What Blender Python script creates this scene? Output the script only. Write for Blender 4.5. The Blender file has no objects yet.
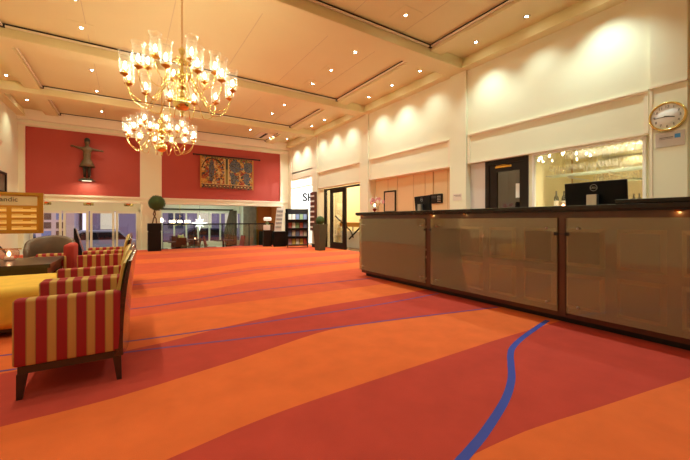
import bpy, bmesh, math, random
from mathutils import Vector, Matrix
R = math.radians
PI = math.pi
rnd = random.Random(7)
SC = bpy.context.scene
COL = SC.collection

# ------------------------------------------------------------------ camera, world, exposure
CAMH = 1.01
cam_d = bpy.data.cameras.new('camera')
cam = bpy.data.objects.new('camera', cam_d); COL.objects.link(cam)
cam.location = (0, 0, CAMH)
cam.rotation_euler = (R(90), 0, -math.atan(217 / 338))
cam_d.sensor_width = 36; cam_d.lens = 338 / 690 * 36
cam_d.shift_y = -10 / 690
cam_d.clip_start = .05; cam_d.clip_end = 200
SC.camera = cam
world = bpy.data.worlds.new('world'); SC.world = world; world.use_nodes = True
wb = world.node_tree.nodes['Background']
wb.inputs[0].default_value = (.50, .46, .58, 1); wb.inputs[1].default_value = 1.5
SC.view_settings.view_transform = 'Standard'; SC.view_settings.look = 'None'
SC.view_settings.gamma = 1; SC.view_settings.use_curve_mapping = False
SC.view_settings.exposure = 0.78
SC.cycles.max_bounces = 8; SC.cycles.diffuse_bounces = 5; SC.cycles.transparent_max_bounces = 24
SC.cycles.glossy_bounces = 4
SC.cycles.use_denoising = True
SC.cycles.sample_clamp_indirect = 6
P_SPOT = 52      # ceiling downlights
P_WASH = 62      # wall washers
E_BULB = 120     # chandelier bulbs
WARM = (.82, .93, .66)
WARM2B = (1.0, .86, .62)
WARM2 = (.74, .96, .86)

# ------------------------------------------------------------------ measures of the hall
W = 5.87; LW = -2.74; YB = 13.66; YR = -3.2
CZ = 4.30; SZ = 4.08
PX0, PX1 = -1.80, 4.79
PIL = [(1.23, 1.59), (4.49, 4.90), (7.86, 8.25), (10.98, 11.36)]
LOW = -.62       # level of the lower floor at the back

# ------------------------------------------------------------------ materials
def lin(c):
    return tuple(((v / 255) / 12.92 if v / 255 <= .04045 else ((v / 255 + .055) / 1.055) ** 2.4) for v in c) + (1,)
def mat(name, rgb, rough=.5, metal=0, var=0, vs=8, bump=0, bs=60, spec=None, coat=0):
    m = bpy.data.materials.new(name); m.use_nodes = True
    nt = m.node_tree; b = nt.nodes['Principled BSDF']
    b.inputs['Base Color'].default_value = lin(rgb); b.inputs['Roughness'].default_value = rough
    b.inputs['Metallic'].default_value = metal
    if spec is not None: b.inputs['Specular IOR Level'].default_value = spec
    if coat: b.inputs['Coat Weight'].default_value = coat; b.inputs['Coat Roughness'].default_value = .08
    tc = nt.nodes.new('ShaderNodeTexCoord')
    if var:
        n = nt.nodes.new('ShaderNodeTexNoise'); n.inputs['Scale'].default_value = vs; n.inputs['Detail'].default_value = 4
        nt.links.new(tc.outputs['Object'], n.inputs['Vector'])
        mr = nt.nodes.new('ShaderNodeMapRange'); mr.inputs[1].default_value = .3; mr.inputs[2].default_value = .7
        mr.inputs[3].default_value = 1 - var; mr.inputs[4].default_value = 1 + var
        nt.links.new(n.outputs['Fac'], mr.inputs[0])
        mx = nt.nodes.new('ShaderNodeVectorMath'); mx.operation = 'SCALE'; mx.inputs[0].default_value = lin(rgb)[:3]
        nt.links.new(mr.outputs[0], mx.inputs['Scale']); nt.links.new(mx.outputs[0], b.inputs['Base Color'])
    if bump:
        n = nt.nodes.new('ShaderNodeTexNoise'); n.inputs['Scale'].default_value = bs; n.inputs['Detail'].default_value = 3
        nt.links.new(tc.outputs['Object'], n.inputs['Vector'])
        bp = nt.nodes.new('ShaderNodeBump'); bp.inputs['Strength'].default_value = bump; bp.inputs['Distance'].default_value = .01
        nt.links.new(n.outputs['Fac'], bp.inputs['Height']); nt.links.new(bp.outputs[0], b.inputs['Normal'])
    return m
def emit(name, rgb, s):
    m = bpy.data.materials.new(name); m.use_nodes = True; nt = m.node_tree; nt.nodes.clear()
    o = nt.nodes.new('ShaderNodeOutputMaterial'); e = nt.nodes.new('ShaderNodeEmission')
    e.inputs[0].default_value = tuple(rgb) + (1,); e.inputs[1].default_value = s
    nt.links.new(e.outputs[0], o.inputs[0]); return m
def glass(name, tint=(1, 1, 1), refl=.08, rough=.0, edge=.5):
    m = bpy.data.materials.new(name); m.use_nodes = True; nt = m.node_tree; nt.nodes.clear()
    o = nt.nodes.new('ShaderNodeOutputMaterial'); t = nt.nodes.new('ShaderNodeBsdfTransparent'); g = nt.nodes.new('ShaderNodeBsdfGlossy')
    t.inputs[0].default_value = tuple(tint) + (1,); g.inputs['Roughness'].default_value = rough
    lw = nt.nodes.new('ShaderNodeLayerWeight'); lw.inputs[0].default_value = .35
    mr = nt.nodes.new('ShaderNodeMapRange'); mr.inputs[3].default_value = refl; mr.inputs[4].default_value = edge
    mx = nt.nodes.new('ShaderNodeMixShader')
    nt.links.new(lw.outputs['Facing'], mr.inputs[0]); nt.links.new(mr.outputs[0], mx.inputs[0])
    nt.links.new(t.outputs[0], mx.inputs[1]); nt.links.new(g.outputs[0], mx.inputs[2]); nt.links.new(mx.outputs[0], o.inputs[0])
    return m
def stripes(name, axis, period, duty, c1, c2, off=0):
    m = mat(name, c1, .85, bump=.15, bs=300); nt = m.node_tree; b = nt.nodes['Principled BSDF']
    tc = nt.nodes.new('ShaderNodeTexCoord'); sp = nt.nodes.new('ShaderNodeSeparateXYZ')
    nt.links.new(tc.outputs['Object'], sp.inputs[0])
    a = nt.nodes.new('ShaderNodeMath'); a.operation = 'ADD'; a.inputs[1].default_value = off + 50 * period
    nt.links.new(sp.outputs[axis], a.inputs[0])
    d = nt.nodes.new('ShaderNodeMath'); d.operation = 'DIVIDE'; d.inputs[1].default_value = period
    f = nt.nodes.new('ShaderNodeMath'); f.operation = 'FRACT'
    nt.links.new(a.outputs[0], d.inputs[0]); nt.links.new(d.outputs[0], f.inputs[0])
    r = nt.nodes.new('ShaderNodeValToRGB'); cr = r.color_ramp; cr.interpolation = 'LINEAR'
    dk = tuple(v * .62 for v in lin(c2)[:3]) + (1,)
    pts = [(0, lin(c1)), (duty - .02, lin(c1)), (duty, dk), (duty + .07, lin(c2)), (.93, lin(c2)), (.98, dk), (1, lin(c1))]
    cr.elements[0].position = 0; cr.elements[0].color = pts[0][1]; cr.elements[1].position = 1; cr.elements[1].color = pts[-1][1]
    for p, c in pts[1:-1]:
        e = cr.elements.new(p); e.color = c
    nt.links.new(f.outputs[0], r.inputs[0]); nt.links.new(r.outputs[0], b.inputs['Base Color'])
    return m

M = dict(
    wall=mat('cream_paint', (236, 234, 208), .6, var=.012, vs=2),
    wall_grey=mat('pale_mauve_paint', (214, 202, 196), .6),
    ceil=mat('ceiling_paint', (228, 218, 170), .75, var=.015, vs=1.2),
    trim=mat('gloss_cream_trim', (240, 230, 208), .4),
    white=mat('white_paint', (245, 244, 238), .5),
    red_wall=mat('red_wall_paint', (176, 66, 54), .55, var=.03, vs=1.5),
    orange_wall=mat('orange_wall_paint', (196, 110, 40), .6),
    orange=mat('carpet_orange', (224, 108, 58), .95, var=.06, vs=5, bump=.25, bs=250, spec=.1),
    red=mat('carpet_red', (188, 70, 58), .95, var=.07, vs=5, bump=.25, bs=250, spec=.1),
    red2=mat('carpet_red_far_sheen', (210, 90, 62), .95, var=.06, vs=5, bump=.25, bs=250, spec=.1),  # far red bands, lightened to paint in the sheen on the pile
    blue=mat('carpet_blue', (72, 82, 168), .95, spec=.1),
    mauve=mat('carpet_mauve_line', (126, 80, 128), .95, spec=.1),
    brass=mat('polished_brass', (230, 212, 140), .16, 1),
    brass_d=mat('brass_satin', (190, 140, 60), .35, 1),
    dark=mat('dark_walnut', (52, 36, 28), .35, var=.12, vs=14, coat=.3),
    mahog=mat('mahogany', (84, 50, 34), .35, var=.16, vs=10, coat=.25),
    mahog2=mat('bevel_highlight_and_desktop', (216, 180, 140), .4, var=.1, vs=10),  # pale tone paints the bevel highlights; also used for the desk top
    slab=mat('dark_polished_slab', (34, 28, 25), .18, var=.2, vs=30, spec=.35),
    black=mat('black_satin', (14, 14, 15), .4, spec=.25),
    blackm=mat('black_matte', (30, 30, 32), .7),
    steel=mat('silver_metal', (190, 190, 186), .3, .9),
    leather=mat('brown_leather', (98, 74, 58), .32, var=.1, vs=12, bump=.1, bs=90),
    yellow=mat('yellow_velvet', (226, 178, 62), .8, var=.08, vs=9, bump=.15, bs=80),
    shell=mat('gloss_brown_back', (58, 30, 22), .18, var=.1, vs=9, coat=.5),
    green=mat('clipped_leaf', (66, 92, 44), .7, var=.35, vs=40),
    bark=mat('bark', (110, 88, 60), .8, var=.2, vs=30),
    pot=mat('grey_green_pot', (70, 72, 58), .4, var=.06, vs=8),
    paper=mat('white_paper', (240, 238, 230), .7),
    clockf=mat('clock_face', (248, 248, 246), .7),
    gold=mat('gold_frame', (190, 144, 56), .3, .8),
    goldp=mat('amber_panel', (190, 132, 24), .4),
    goldl=mat('pale_gold_strip', (250, 222, 136), .4),
    goldb=mat('beige_sign_band', (200, 180, 136), .5),
    text=mat('dark_lettering', (60, 50, 40), .6),
    bronze=mat('carved_brown_wood', (104, 80, 50), .5, var=.25, vs=25),
    bronze_d=mat('dark_painted_wood', (52, 46, 38), .5, var=.2, vs=25),
    doorw=mat('dark_door_wood', (34, 24, 17), .5, var=.1, vs=12, spec=.2),
    ochre=mat('ochre_wood', (200, 146, 50), .5),
    cream2=mat('stair_hall_paint', (238, 224, 184), .6),
    candle=emit('candle_glow', (1, .62, .3), 9),
    bulb=emit('bulb_glow', (1, .90, .62), E_BULB),
    lens=emit('downlight_lens', (1, .86, .66), 60),
    star=emit('star_paper_glow', (1, .95, .86), 1.5),
    lampw=emit('small_lamp_glow', (1, .88, .68), 3.5),
    shopw=emit('lit_shop_fascia', (1, .98, .95), 1.5),
    glass=glass('clear_glass', (.97, .98, .97), .06),
    rail_glass=glass('green_tinted_glass', (.86, .92, .87), .06, 0, .35),
    shade=glass('lamp_shade_glass', (.98, .97, .94), .07, .1, .6),
    wine=glass('wine_glass', (.98, .98, .96), .22, .05, .95),
    pinkglass=glass('pink_candle_glass', (.95, .72, .66), .1, .05, .6),
    bottle=mat('green_bottle', (30, 48, 30), .1, coat=.5),
    bottle_r=mat('dark_red_bottle', (60, 16, 14), .1, coat=.5),
    wax=mat('candle_wax', (250, 240, 225), .5),
    redwax=mat('red_glass_base', (150, 20, 16), .15),
    pink=mat('orchid_petal', (236, 160, 176), .6),
    whitep=mat('white_petal', (245, 236, 236), .6),
    bluep=mat('blue_card', (70, 150, 210), .5),
    screen=mat('monitor_plastic', (14, 13, 15), .5, spec=.2),
    brick=mat('brown_rack_board', (96, 58, 48), .6),
    curtain=mat('brown_curtain', (96, 78, 56), .8),
    stone=mat('grey_marble_panel', (140, 132, 112), .4, var=.2, vs=6),
    chairred=mat('dark_red_upholstery', (120, 30, 28), .7),
    tarmac=mat('tarmac', (70, 68, 78), .8),
    snow=mat('pale_pavement', (170, 168, 186), .8),
    facade=mat('street_facade', (140, 126, 146), .8, var=.1),
    facade2=mat('street_facade_light', (188, 176, 186), .8, var=.1),
    litwin=emit('lit_street_window', (1, .86, .7), .42),
    car1=mat('dark_blue_car_paint', (46, 52, 84), .25, coat=.5),
    car2=mat('silver_car_paint', (150, 154, 166), .3, .3),
    tyre=mat('tyre', (20, 20, 20), .8),
    lowfl=mat('lower_wood_floor', (120, 92, 66), .4, var=.1),
    card_r=mat('red_card', (206, 96, 84), .5), card_b=mat('blue_print', (120, 136, 186), .5),
    card_y=mat('yellow_print', (226, 196, 100), .5), card_g=mat('green_print', (140, 168, 120), .5),
    card_p=mat('pink_print', (226, 180, 196), .5), card_w=mat('white_print', (235, 232, 226), .5),
)
M['str_x'] = stripes('striped_fabric_front_to_back', 0, .0905, .53, (156, 30, 36), (196, 154, 84), .258)
M['gold_fabric'] = mat('gold_fabric', (206, 176, 92), .45, var=.2, vs=14)
M['str_y'] = stripes('striped_fabric_side_to_side', 1, .0905, .53, (166, 30, 36), (204, 160, 86), .02)
def tinted_panel():
    m = bpy.data.materials.new('smoked_counter_glass'); m.use_nodes = True; nt = m.node_tree; nt.nodes.clear()
    o = nt.nodes.new('ShaderNodeOutputMaterial'); t = nt.nodes.new('ShaderNodeBsdfTransparent'); g = nt.nodes.new('ShaderNodeBsdfGlossy')
    d = nt.nodes.new('ShaderNodeBsdfDiffuse'); d.inputs[0].default_value = lin((200, 200, 170))
    t.inputs[0].default_value = (.90, .90, .78, 1); g.inputs['Roughness'].default_value = .04
    g.inputs[0].default_value = (.9, .9, .85, 1)
    m1 = nt.nodes.new('ShaderNodeMixShader'); m1.inputs[0].default_value = .31
    m2 = nt.nodes.new('ShaderNodeMixShader'); fr = nt.nodes.new('ShaderNodeFresnel'); fr.inputs[0].default_value = 1.6
    nt.links.new(t.outputs[0], m1.inputs[1]); nt.links.new(d.outputs[0], m1.inputs[2])
    nt.links.new(fr.outputs[0], m2.inputs[0]); nt.links.new(m1.outputs[0], m2.inputs[1]); nt.links.new(g.outputs[0], m2.inputs[2])
    nt.links.new(m2.outputs[0], o.inputs[0]); return m
M['smoked'] = tinted_panel()
def edge_sheen_tint(name, d, lo, hi):  # diffuse mix paints a bright rim on shades and glasses, tints the shelf
    m = glass(name, (.99, .98, .96), lo, .08, hi); nt = m.node_tree
    g = next(n for n in nt.nodes if n.type == 'BSDF_GLOSSY'); mx = next(n for n in nt.nodes if n.type == 'MIX_SHADER')
    df = nt.nodes.new('ShaderNodeBsdfTranslucent'); df.inputs[0].default_value = (1, .98, .92, 1); d2 = nt.nodes.new('ShaderNodeBsdfDiffuse'); d2.inputs[0].default_value = (1, .98, .94, 1)
    a = nt.nodes.new('ShaderNodeMixShader'); a.inputs[0].default_value = .5; nt.links.new(df.outputs[0], a.inputs[1]); nt.links.new(d2.outputs[0], a.inputs[2])
    b = nt.nodes.new('ShaderNodeMixShader'); b.inputs[0].default_value = d; nt.links.new(g.outputs[0], b.inputs[1]); nt.links.new(a.outputs[0], b.inputs[2])
    nt.links.new(b.outputs[0], mx.inputs[2]); return m
M['shade'] = edge_sheen_tint('lamp_shade_glass', .3, .03, .42)
M['wine'] = edge_sheen_tint('wine_glass', .5, .05, .95)
M['shelfglass'] = edge_sheen_tint('green_shelf_glass', .7, .3, .8)
for n in M['shelfglass'].node_tree.nodes:
    if n.type in ('BSDF_DIFFUSE', 'BSDF_TRANSLUCENT'): n.inputs[0].default_value = (.62, .78, .70, 1)

# ------------------------------------------------------------------ mesh helpers
class MB:
    def __init__(s): s.bm = bmesh.new()
    def _merge(s, b, mi=0, smooth=False):
        for f in b.faces: f.material_index = mi; f.smooth = smooth
        me = bpy.data.meshes.new('tmp'); b.to_mesh(me); b.free(); s.bm.from_mesh(me); bpy.data.meshes.remove(me); return s
    def box(s, x0, x1, y0, y1, z0, z1, bev=0, mi=0, seg=2):
        b = bmesh.new(); bmesh.ops.create_cube(b, size=1)
        for v in b.verts: v.co = Vector(((x0 + x1) / 2 + v.co.x * (x1 - x0), (y0 + y1) / 2 + v.co.y * (y1 - y0), (z0 + z1) / 2 + v.co.z * (z1 - z0)))
        if bev: bmesh.ops.bevel(b, geom=b.edges[:], offset=bev, segments=seg, profile=.5, affect='EDGES')
        return s._merge(b, mi, bool(bev) and seg > 2)
    def hexa(s, bot, top, mi=0, side=None):
        """bot, top: four corners each, same winding"""
        b = bmesh.new(); vs = [b.verts.new(p) for p in bot] + [b.verts.new(p) for p in top]
        b.faces.new(vs[3::-1]); b.faces.new(vs[4:])
        for i in range(4): b.faces.new((vs[i], vs[(i + 1) % 4], vs[4 + (i + 1) % 4], vs[4 + i]))
        bmesh.ops.recalc_face_normals(b, faces=b.faces[:]); s._merge(b, mi)
        if side is not None:
            s.bm.faces.ensure_lookup_table()
            for f in s.bm.faces[-4:]: f.material_index = side
        return s
    def leg(s, x, y, z0, z1, r0, r1, dx=0, dy=0):
        return s.hexa([(x + dx + a * r0, y + dy + c * r0, z0) for a, c in ((-1, -1), (1, -1), (1, 1), (-1, 1))],
                      [(x + a * r1, y + c * r1, z1) for a, c in ((-1, -1), (1, -1), (1, 1), (-1, 1))])
    def lathe(s, prof, n=16, c=(0, 0, 0), mi=0, smooth=True):
        b = bmesh.new(); rings = []
        for r, z in prof:
            if r < 1e-5: rings.append([b.verts.new((c[0], c[1], c[2] + z))])
            else: rings.append([b.verts.new((c[0] + r * math.cos(2 * PI * i / n), c[1] + r * math.sin(2 * PI * i / n), c[2] + z)) for i in range(n)])
        for A, B in zip(rings, rings[1:]):
            for i in range(n):
                j = (i + 1) % n
                if len(A) == 1 and len(B) == 1: break
                if len(A) == 1: b.faces.new((A[0], B[j], B[i]))
                elif len(B) == 1: b.faces.new((A[i], A[j], B[0]))
                else: b.faces.new((A[i], A[j], B[j], B[i]))
        bmesh.ops.recalc_face_normals(b, faces=b.faces[:]); return s._merge(b, mi, smooth)
    def tube(s, pts, r, n=8, mi=0, cap=True):
        pts = [Vector(p) for p in pts]; b = bmesh.new(); rings = []
        rr = r if isinstance(r, (list, tuple)) else [r] * len(pts)
        up = None
        for i, p in enumerate(pts):
            d = (pts[min(i + 1, len(pts) - 1)] - pts[max(i - 1, 0)]).normalized()
            if up is None: up = Vector((0, 0, 1)) if abs(d.z) < .9 else Vector((1, 0, 0))
            a = d.cross(up).normalized(); c = a.cross(d).normalized(); up = c
            rings.append([b.verts.new(p + (a * math.cos(2 * PI * k / n) + c * math.sin(2 * PI * k / n)) * rr[i]) for k in range(n)])
        for A, B in zip(rings, rings[1:]):
            for k in range(n): b.faces.new((A[k], A[(k + 1) % n], B[(k + 1) % n], B[k]))
        if cap: b.faces.new(rings[0][::-1]); b.faces.new(rings[-1])
        bmesh.ops.recalc_face_normals(b, faces=b.faces[:]); return s._merge(b, mi, n > 4)
    def cyl(s, p0, p1, r, n=16, mi=0): return s.tube([p0, p1], r, n, mi)
    def sphere(s, c, r, n=12, mi=0, sc=(1, 1, 1)):
        b = bmesh.new(); bmesh.ops.create_uvsphere(b, u_segments=n, v_segments=max(6, n * 2 // 3), radius=r)
        for v in b.verts: v.co = Vector((c[0] + v.co.x * sc[0], c[1] + v.co.y * sc[1], c[2] + v.co.z * sc[2]))
        return s._merge(b, mi, True)
    def poly(s, pts, mi=0):
        s.bm.faces.new([s.bm.verts.new(p) for p in pts]).material_index = mi; return s
    def prism(s, pts2, axis, a0, a1, mi=0):
        """pts2 in the two other axes, extruded along axis"""
        def P(p, a):
            return {'X': (a, p[0], p[1]), 'Y': (p[0], a, p[1]), 'Z': (p[0], p[1], a)}[axis]
        b = bmesh.new(); A = [b.verts.new(P(p, a0)) for p in pts2]; B = [b.verts.new(P(p, a1)) for p in pts2]
        b.faces.new(A); b.faces.new(B[::-1]); n = len(A)
        for i in range(n): b.faces.new((A[i], A[(i + 1) % n], B[(i + 1) % n], B[i]))
        bmesh.ops.recalc_face_normals(b, faces=b.faces[:]); return s._merge(b, mi)
    def xf(s, m):
        bmesh.ops.transform(s.bm, matrix=m, verts=s.bm.verts[:]); return s
    def build(s, name, mats, parent=None, world=False, solid=0):
        """no parent: origin moves to the base centre; parent: local coordinates, or world=True for world ones"""
        if not isinstance(mats, (list, tuple)): mats = [mats]
        me = bpy.data.meshes.new(name); o = bpy.data.objects.new(name, me); COL.objects.link(o)
        if parent is None:
            xs = [v.co for v in s.bm.verts]
            c = Vector(((min(v.x for v in xs) + max(v.x for v in xs)) / 2, (min(v.y for v in xs) + max(v.y for v in xs)) / 2, min(v.z for v in xs)))
            bmesh.ops.translate(s.bm, vec=-c, verts=s.bm.verts[:]); o.location = c
        else:
            if world:
                off = Vector(); q = parent
                while q is not None: off += q.location; q = q.parent
                bmesh.ops.translate(s.bm, vec=-off, verts=s.bm.verts[:])
            o.parent = parent
        s.bm.to_mesh(me); s.bm.free()
        for m in mats: me.materials.append(M[m] if isinstance(m, str) else m)
        if solid:
            md = o.modifiers.new('thickness', 'SOLIDIFY'); md.thickness = solid; md.offset = 0
        return o
def thing(name, label, cat, loc, rz=0, group=None):
    o = bpy.data.objects.new(name, None); COL.objects.link(o); o.empty_display_size = .1
    o.location = loc; o.rotation_euler = (0, 0, rz); o['label'] = label; o['category'] = cat
    if group: o['group'] = group
    return o
def tag(o, label, cat, group=None):
    o['label'] = label; o['category'] = cat
    if group: o['group'] = group
    return o
def struct(o): o['kind'] = 'structure'; return o
def sempty(name, loc):
    o = bpy.data.objects.new(name, None); COL.objects.link(o); o.location = loc; o['kind'] = 'structure'; return o
def dup(o, loc=None, rz=None, label=None, group=None, parent=None):
    c = o.copy(); COL.objects.link(c)
    if parent is not None: c.parent = parent
    if loc is not None: c.location = loc
    if rz is not None: c.rotation_euler = (0, 0, rz)
    if label: c['label'] = label
    if group: c['group'] = group
    for ch in list(KIDS.get(o, o.children)): dup(ch, parent=c)
    return c
KIDS = {}
def text_obj(name, body, size, depth, m, parent, mtx, align='CENTER', bold=0.0):
    cu = bpy.data.curves.new('lettering', 'FONT'); cu.body = body; cu.size = size; cu.extrude = depth; cu.align_x = align; cu.offset = bold; cu.align_y = 'CENTER'
    t = bpy.data.objects.new('t', cu); COL.objects.link(t)
    me = bpy.data.meshes.new_from_object(t.evaluated_get(bpy.context.evaluated_depsgraph_get()))
    bpy.data.objects.remove(t); bpy.data.curves.remove(cu)
    me.materials.clear(); me.materials.append(M[m]); me.transform(mtx)
    o = bpy.data.objects.new(name, me); COL.objects.link(o); o.parent = parent; return o
def ROT_RIGHT(x, y, z):   # lettering on a surface that faces -X
    return Matrix(((0, 0, -1, x), (-1, 0, 0, y), (0, 1, 0, z), (0, 0, 0, 1)))
def ROT_BACK(x, y, z):    # lettering on a surface that faces -Y
    return Matrix(((1, 0, 0, x), (0, 0, -1, y), (0, 1, 0, z), (0, 0, 0, 1)))
ORD = ['first', 'second', 'third', 'fourth', 'fifth', 'sixth', 'seventh', 'eighth', 'ninth', 'tenth', 'eleventh', 'twelfth']

# ------------------------------------------------------------------ floor: carpet with woven bands
CURVES = [
    [(-3, 1.05), (1.24, .93), (1.61, .90), (2.15, .79), (2.61, .71), (3.02, .63), (6, .2)],
    [(-3, 1.15), (-.6, 1.5), (.14, 1.60), (.41, 1.66), (.73, 1.69), (1.52, 1.70), (2.68, 1.71), (3.4, 1.69), (6, 1.6)],
    [(-3, 2.2), (-.53, 2.30), (-.06, 2.31), (.17, 2.37), (.71, 2.48), (1.22, 2.63), (1.62, 2.72), (2.33, 2.58), (3.39, 2.36), (6, 1.9)],
    [(-3, 3.0), (-.71, 3.09), (-.01, 3.11), (.24, 3.14), (.76, 3.30), (1.60, 3.45), (2.17, 3.48), (6, 3.5)],
    [(-3, 4.4), (-.99, 4.30), (-.01, 4.16), (.63, 4.20), (1.62, 4.17), (6, 4.15)],
    [(-3, 5.2), (0, 5.15), (.85, 5.15), (1.69, 5.45), (2.87, 5.65), (4.05, 5.80), (6, 5.9)],
    [(-3, 5.7), (0, 5.75), (.96, 5.80), (1.98, 6.30), (3.26, 6.45), (6, 6.8)],
    [(-3, 6.6), (0, 6.62), (1.08, 6.65), (2.25, 7.20), (6, 7.4)],
    [(-3, 7.3), (0, 7.35), (1.21, 7.42), (2.53, 8.10), (6, 8.3)],
    [(-3, 9.2), (0, 9.15), (1.49, 9.05), (2.88, 9.35), (6, 9.2)],
    [(-3, 10.1), (1.68, 10.08), (3.14, 10.28), (6, 10.3)],
    [(-3, 11.4), (6, 11.5)], [(-3, 12.3), (6, 12.4)],
]
BANDC = [0, 1, 0, 1, 0, 2, 0, 2, 0, 2, 0, 2, 0, 2]
def interp(c, x):
    for (x0, y0), (x1, y1) in zip(c, c[1:]):
        if x0 <= x <= x1: return y0 + (y1 - y0) * (x - x0) / (x1 - x0)
    return c[-1][1]
def smooth_c(c, x): return (interp(c, max(-3, x - .22)) + 2 * interp(c, x) + interp(c, min(6, x + .22))) / 4
FX0, FX1, FY1 = LW, W + .3, 13.2
mb = MB(); NX = 150
xs = [FX0 + (FX1 - FX0) * i / NX for i in range(NX + 1)]
cols = [[YR] + [smooth_c(c, max(-3, min(6, x))) for c in CURVES] + [FY1] for x in xs]
vv = [[mb.bm.verts.new((x, y, 0)) for y in cy] for x, cy in zip(xs, cols)]
for i in range(NX):
    for j in range(len(CURVES) + 1):
        mb.bm.faces.new((vv[i][j], vv[i + 1][j], vv[i + 1][j + 1], vv[i][j + 1])).material_index = BANDC[j]
def ribbon(pts, w, mi, z=.0015):
    P = []
    for k in range(len(pts) - 1):
        p0 = Vector(pts[max(0, k - 1)]); p1 = Vector(pts[k]); p2 = Vector(pts[k + 1]); p3 = Vector(pts[min(len(pts) - 1, k + 2)])
        for t in (0, .2, .4, .6, .8):
            P.append(.5 * ((2 * p1) + (p2 - p0) * t + (2 * p0 - 5 * p1 + 4 * p2 - p3) * t * t + (3 * p1 - p0 - 3 * p2 + p3) * t ** 3))
    P.append(Vector(pts[-1]))
    L = []
    for i, p in enumerate(P):
        d = (P[min(i + 1, len(P) - 1)] - P[max(0, i - 1)]).normalized(); n = Vector((-d.y, d.x)) * w / 2
        L.append((mb.bm.verts.new((p.x + n.x, p.y + n.y, z)), mb.bm.verts.new((p.x - n.x, p.y - n.y, z))))
    for a, b in zip(L, L[1:]):
        f = mb.bm.faces.new((a[0], a[1], b[1], b[0])); f.material_index = mi; f.normal_update()
        if f.normal.z < 0: f.normal_flip()
ribbon([(.55, .80), (.9, .86), (1.13, .92), (1.26, .95), (1.45, 1.0), (1.78, 1.11), (2.04, 1.23), (2.25, 1.36), (2.41, 1.46), (2.58, 1.54), (2.91, 1.63), (3.55, 1.76)], .045, 3)
ribbon([(-2.7, 3.4), (-.72, 3.14), (-.01, 3.07), (.68, 2.92), (1.68, 2.71), (2.33, 2.60), (3.6, 2.34)], .030, 4)
ribbon([(-2.7, 3.8), (-.8, 3.50), (-.01, 3.34), (.75, 3.27), (1.98, 3.19), (2.85, 3.18), (3.6, 3.22)], .030, 4)
ribbon([(-2.7, 4.5), (-.03, 4.53), (.73, 4.62), (1.6, 4.76), (3.12, 4.70), (5.5, 4.6)], .035, 4)
ribbon([(-2.7, 6.1), (0, 6.2), (.9, 6.35), (2.2, 6.75), (4.5, 6.9)], .04, 4)
mb.box(FX0, FX1, YR, FY1, -.6, -.002, mi=5)
struct(mb.build('floor', ['orange', 'red', 'red2', 'blue', 'mauve', 'dark']))
# lower level beyond the railing
mb = MB(); mb.box(-3.2, 9.5, FY1, 20, LOW - .2, LOW); mb.box(W + .3, 9.5, 7.0, FY1, -.2, 0)
o = struct(mb.build('floor', ['lowfl']))

# ------------------------------------------------------------------ walls
# right wall, facing -X: header band per bay with openings underneath
mb = MB()
T = .25
mb.box(W, W + T, YR, PIL[0][1], 0, CZ)
mb.box(W, W + T, PIL[0][1], PIL[1][0], 2.16, CZ); mb.box(W, W + T, PIL[1][0], PIL[1][1], 0, CZ)
mb.box(W, W + T, PIL[1][1], PIL[2][0], 2.16, CZ); mb.box(W, W + T, PIL[2][0], PIL[2][1], 0, CZ)
mb.box(W, W + T, PIL[2][1], PIL[3][0], 2.16, CZ); mb.box(W, W + T, PIL[3][0], PIL[3][1], 0, CZ)
mb.box(W, W + T, PIL[3][1], YB + .3, 2.72, CZ)
for a, b in PIL: mb.box(W - .045, W, a, b, 0, SZ)
mb.box(W - .03, W, 13.36, YB, 0, SZ)
# deep door/desk recesses behind
mb.box(W + .10, W + .2, 4.14, 4.49, 0, 2.16, mi=1); mb.box(W + .10, W + .2, 3.2, 3.28, 0, 2.16, mi=0)
mb.box(W + .10, W + .2, PIL[0][1], 3.2, 0, .95); mb.box(W + .10, W + .2, PIL[0][1] - .02, 1.66, .95, 2.16)
mb.box(W + .25, W + .32, PIL[1][1], PIL[2][0], 0, 2.2, mi=2)
struct(mb.build('wall_right', ['wall', 'wall_grey', mat('desk_recess_paint', (232, 208, 166), .6)]))
# mouldings on the right wall
mb = MB()
for (a, b, z0) in ((PIL[0][1], PIL[1][0], 2.16), (PIL[1][1], PIL[2][0], 2.16), (PIL[2][1], PIL[3][0], 2.16)):
    a += .02; b -= .02
    mb.prism([(W, 2.70), (W - .05, 2.74), (W - .05, 2.765), (W, 2.80)], 'Y', a, b) if 0 else None
    mb.box(W - .022, W, a, b, 2.71, 2.765); mb.box(W - .036, W - .0, a, b, 2.735, 2.755)
    mb.box(W - .02, W, a, a + .05, 2.18, 2.71); mb.box(W - .02, W, b - .05, b, 2.18, 2.71)
    mb.box(W - .012, W, a, b, 2.16, 2.19)
a, b = PIL[0]
mb.box(W - .065, W - .045, a, b, 2.74, 2.765); mb.box(W - .055, W - .045, b - .03, b, 0, 2.74)
struct(mb.build('trim_1', ['trim']))
# left, back and rear walls
mb = MB(); mb.box(LW - .25, LW, YR, YB + .3, 0, CZ)
struct(mb.build('wall_left', ['wall']))
mb = MB()
BL, BM0, BM1, BR = -2.62, .38, .98, 5.51
mb.box(LW, BL, YB, YB + .3, LOW, CZ); mb.box(BM0, BM1, YB, YB + .3, LOW, CZ); mb.box(BR, W, YB, YB + .3, LOW, CZ)

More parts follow.
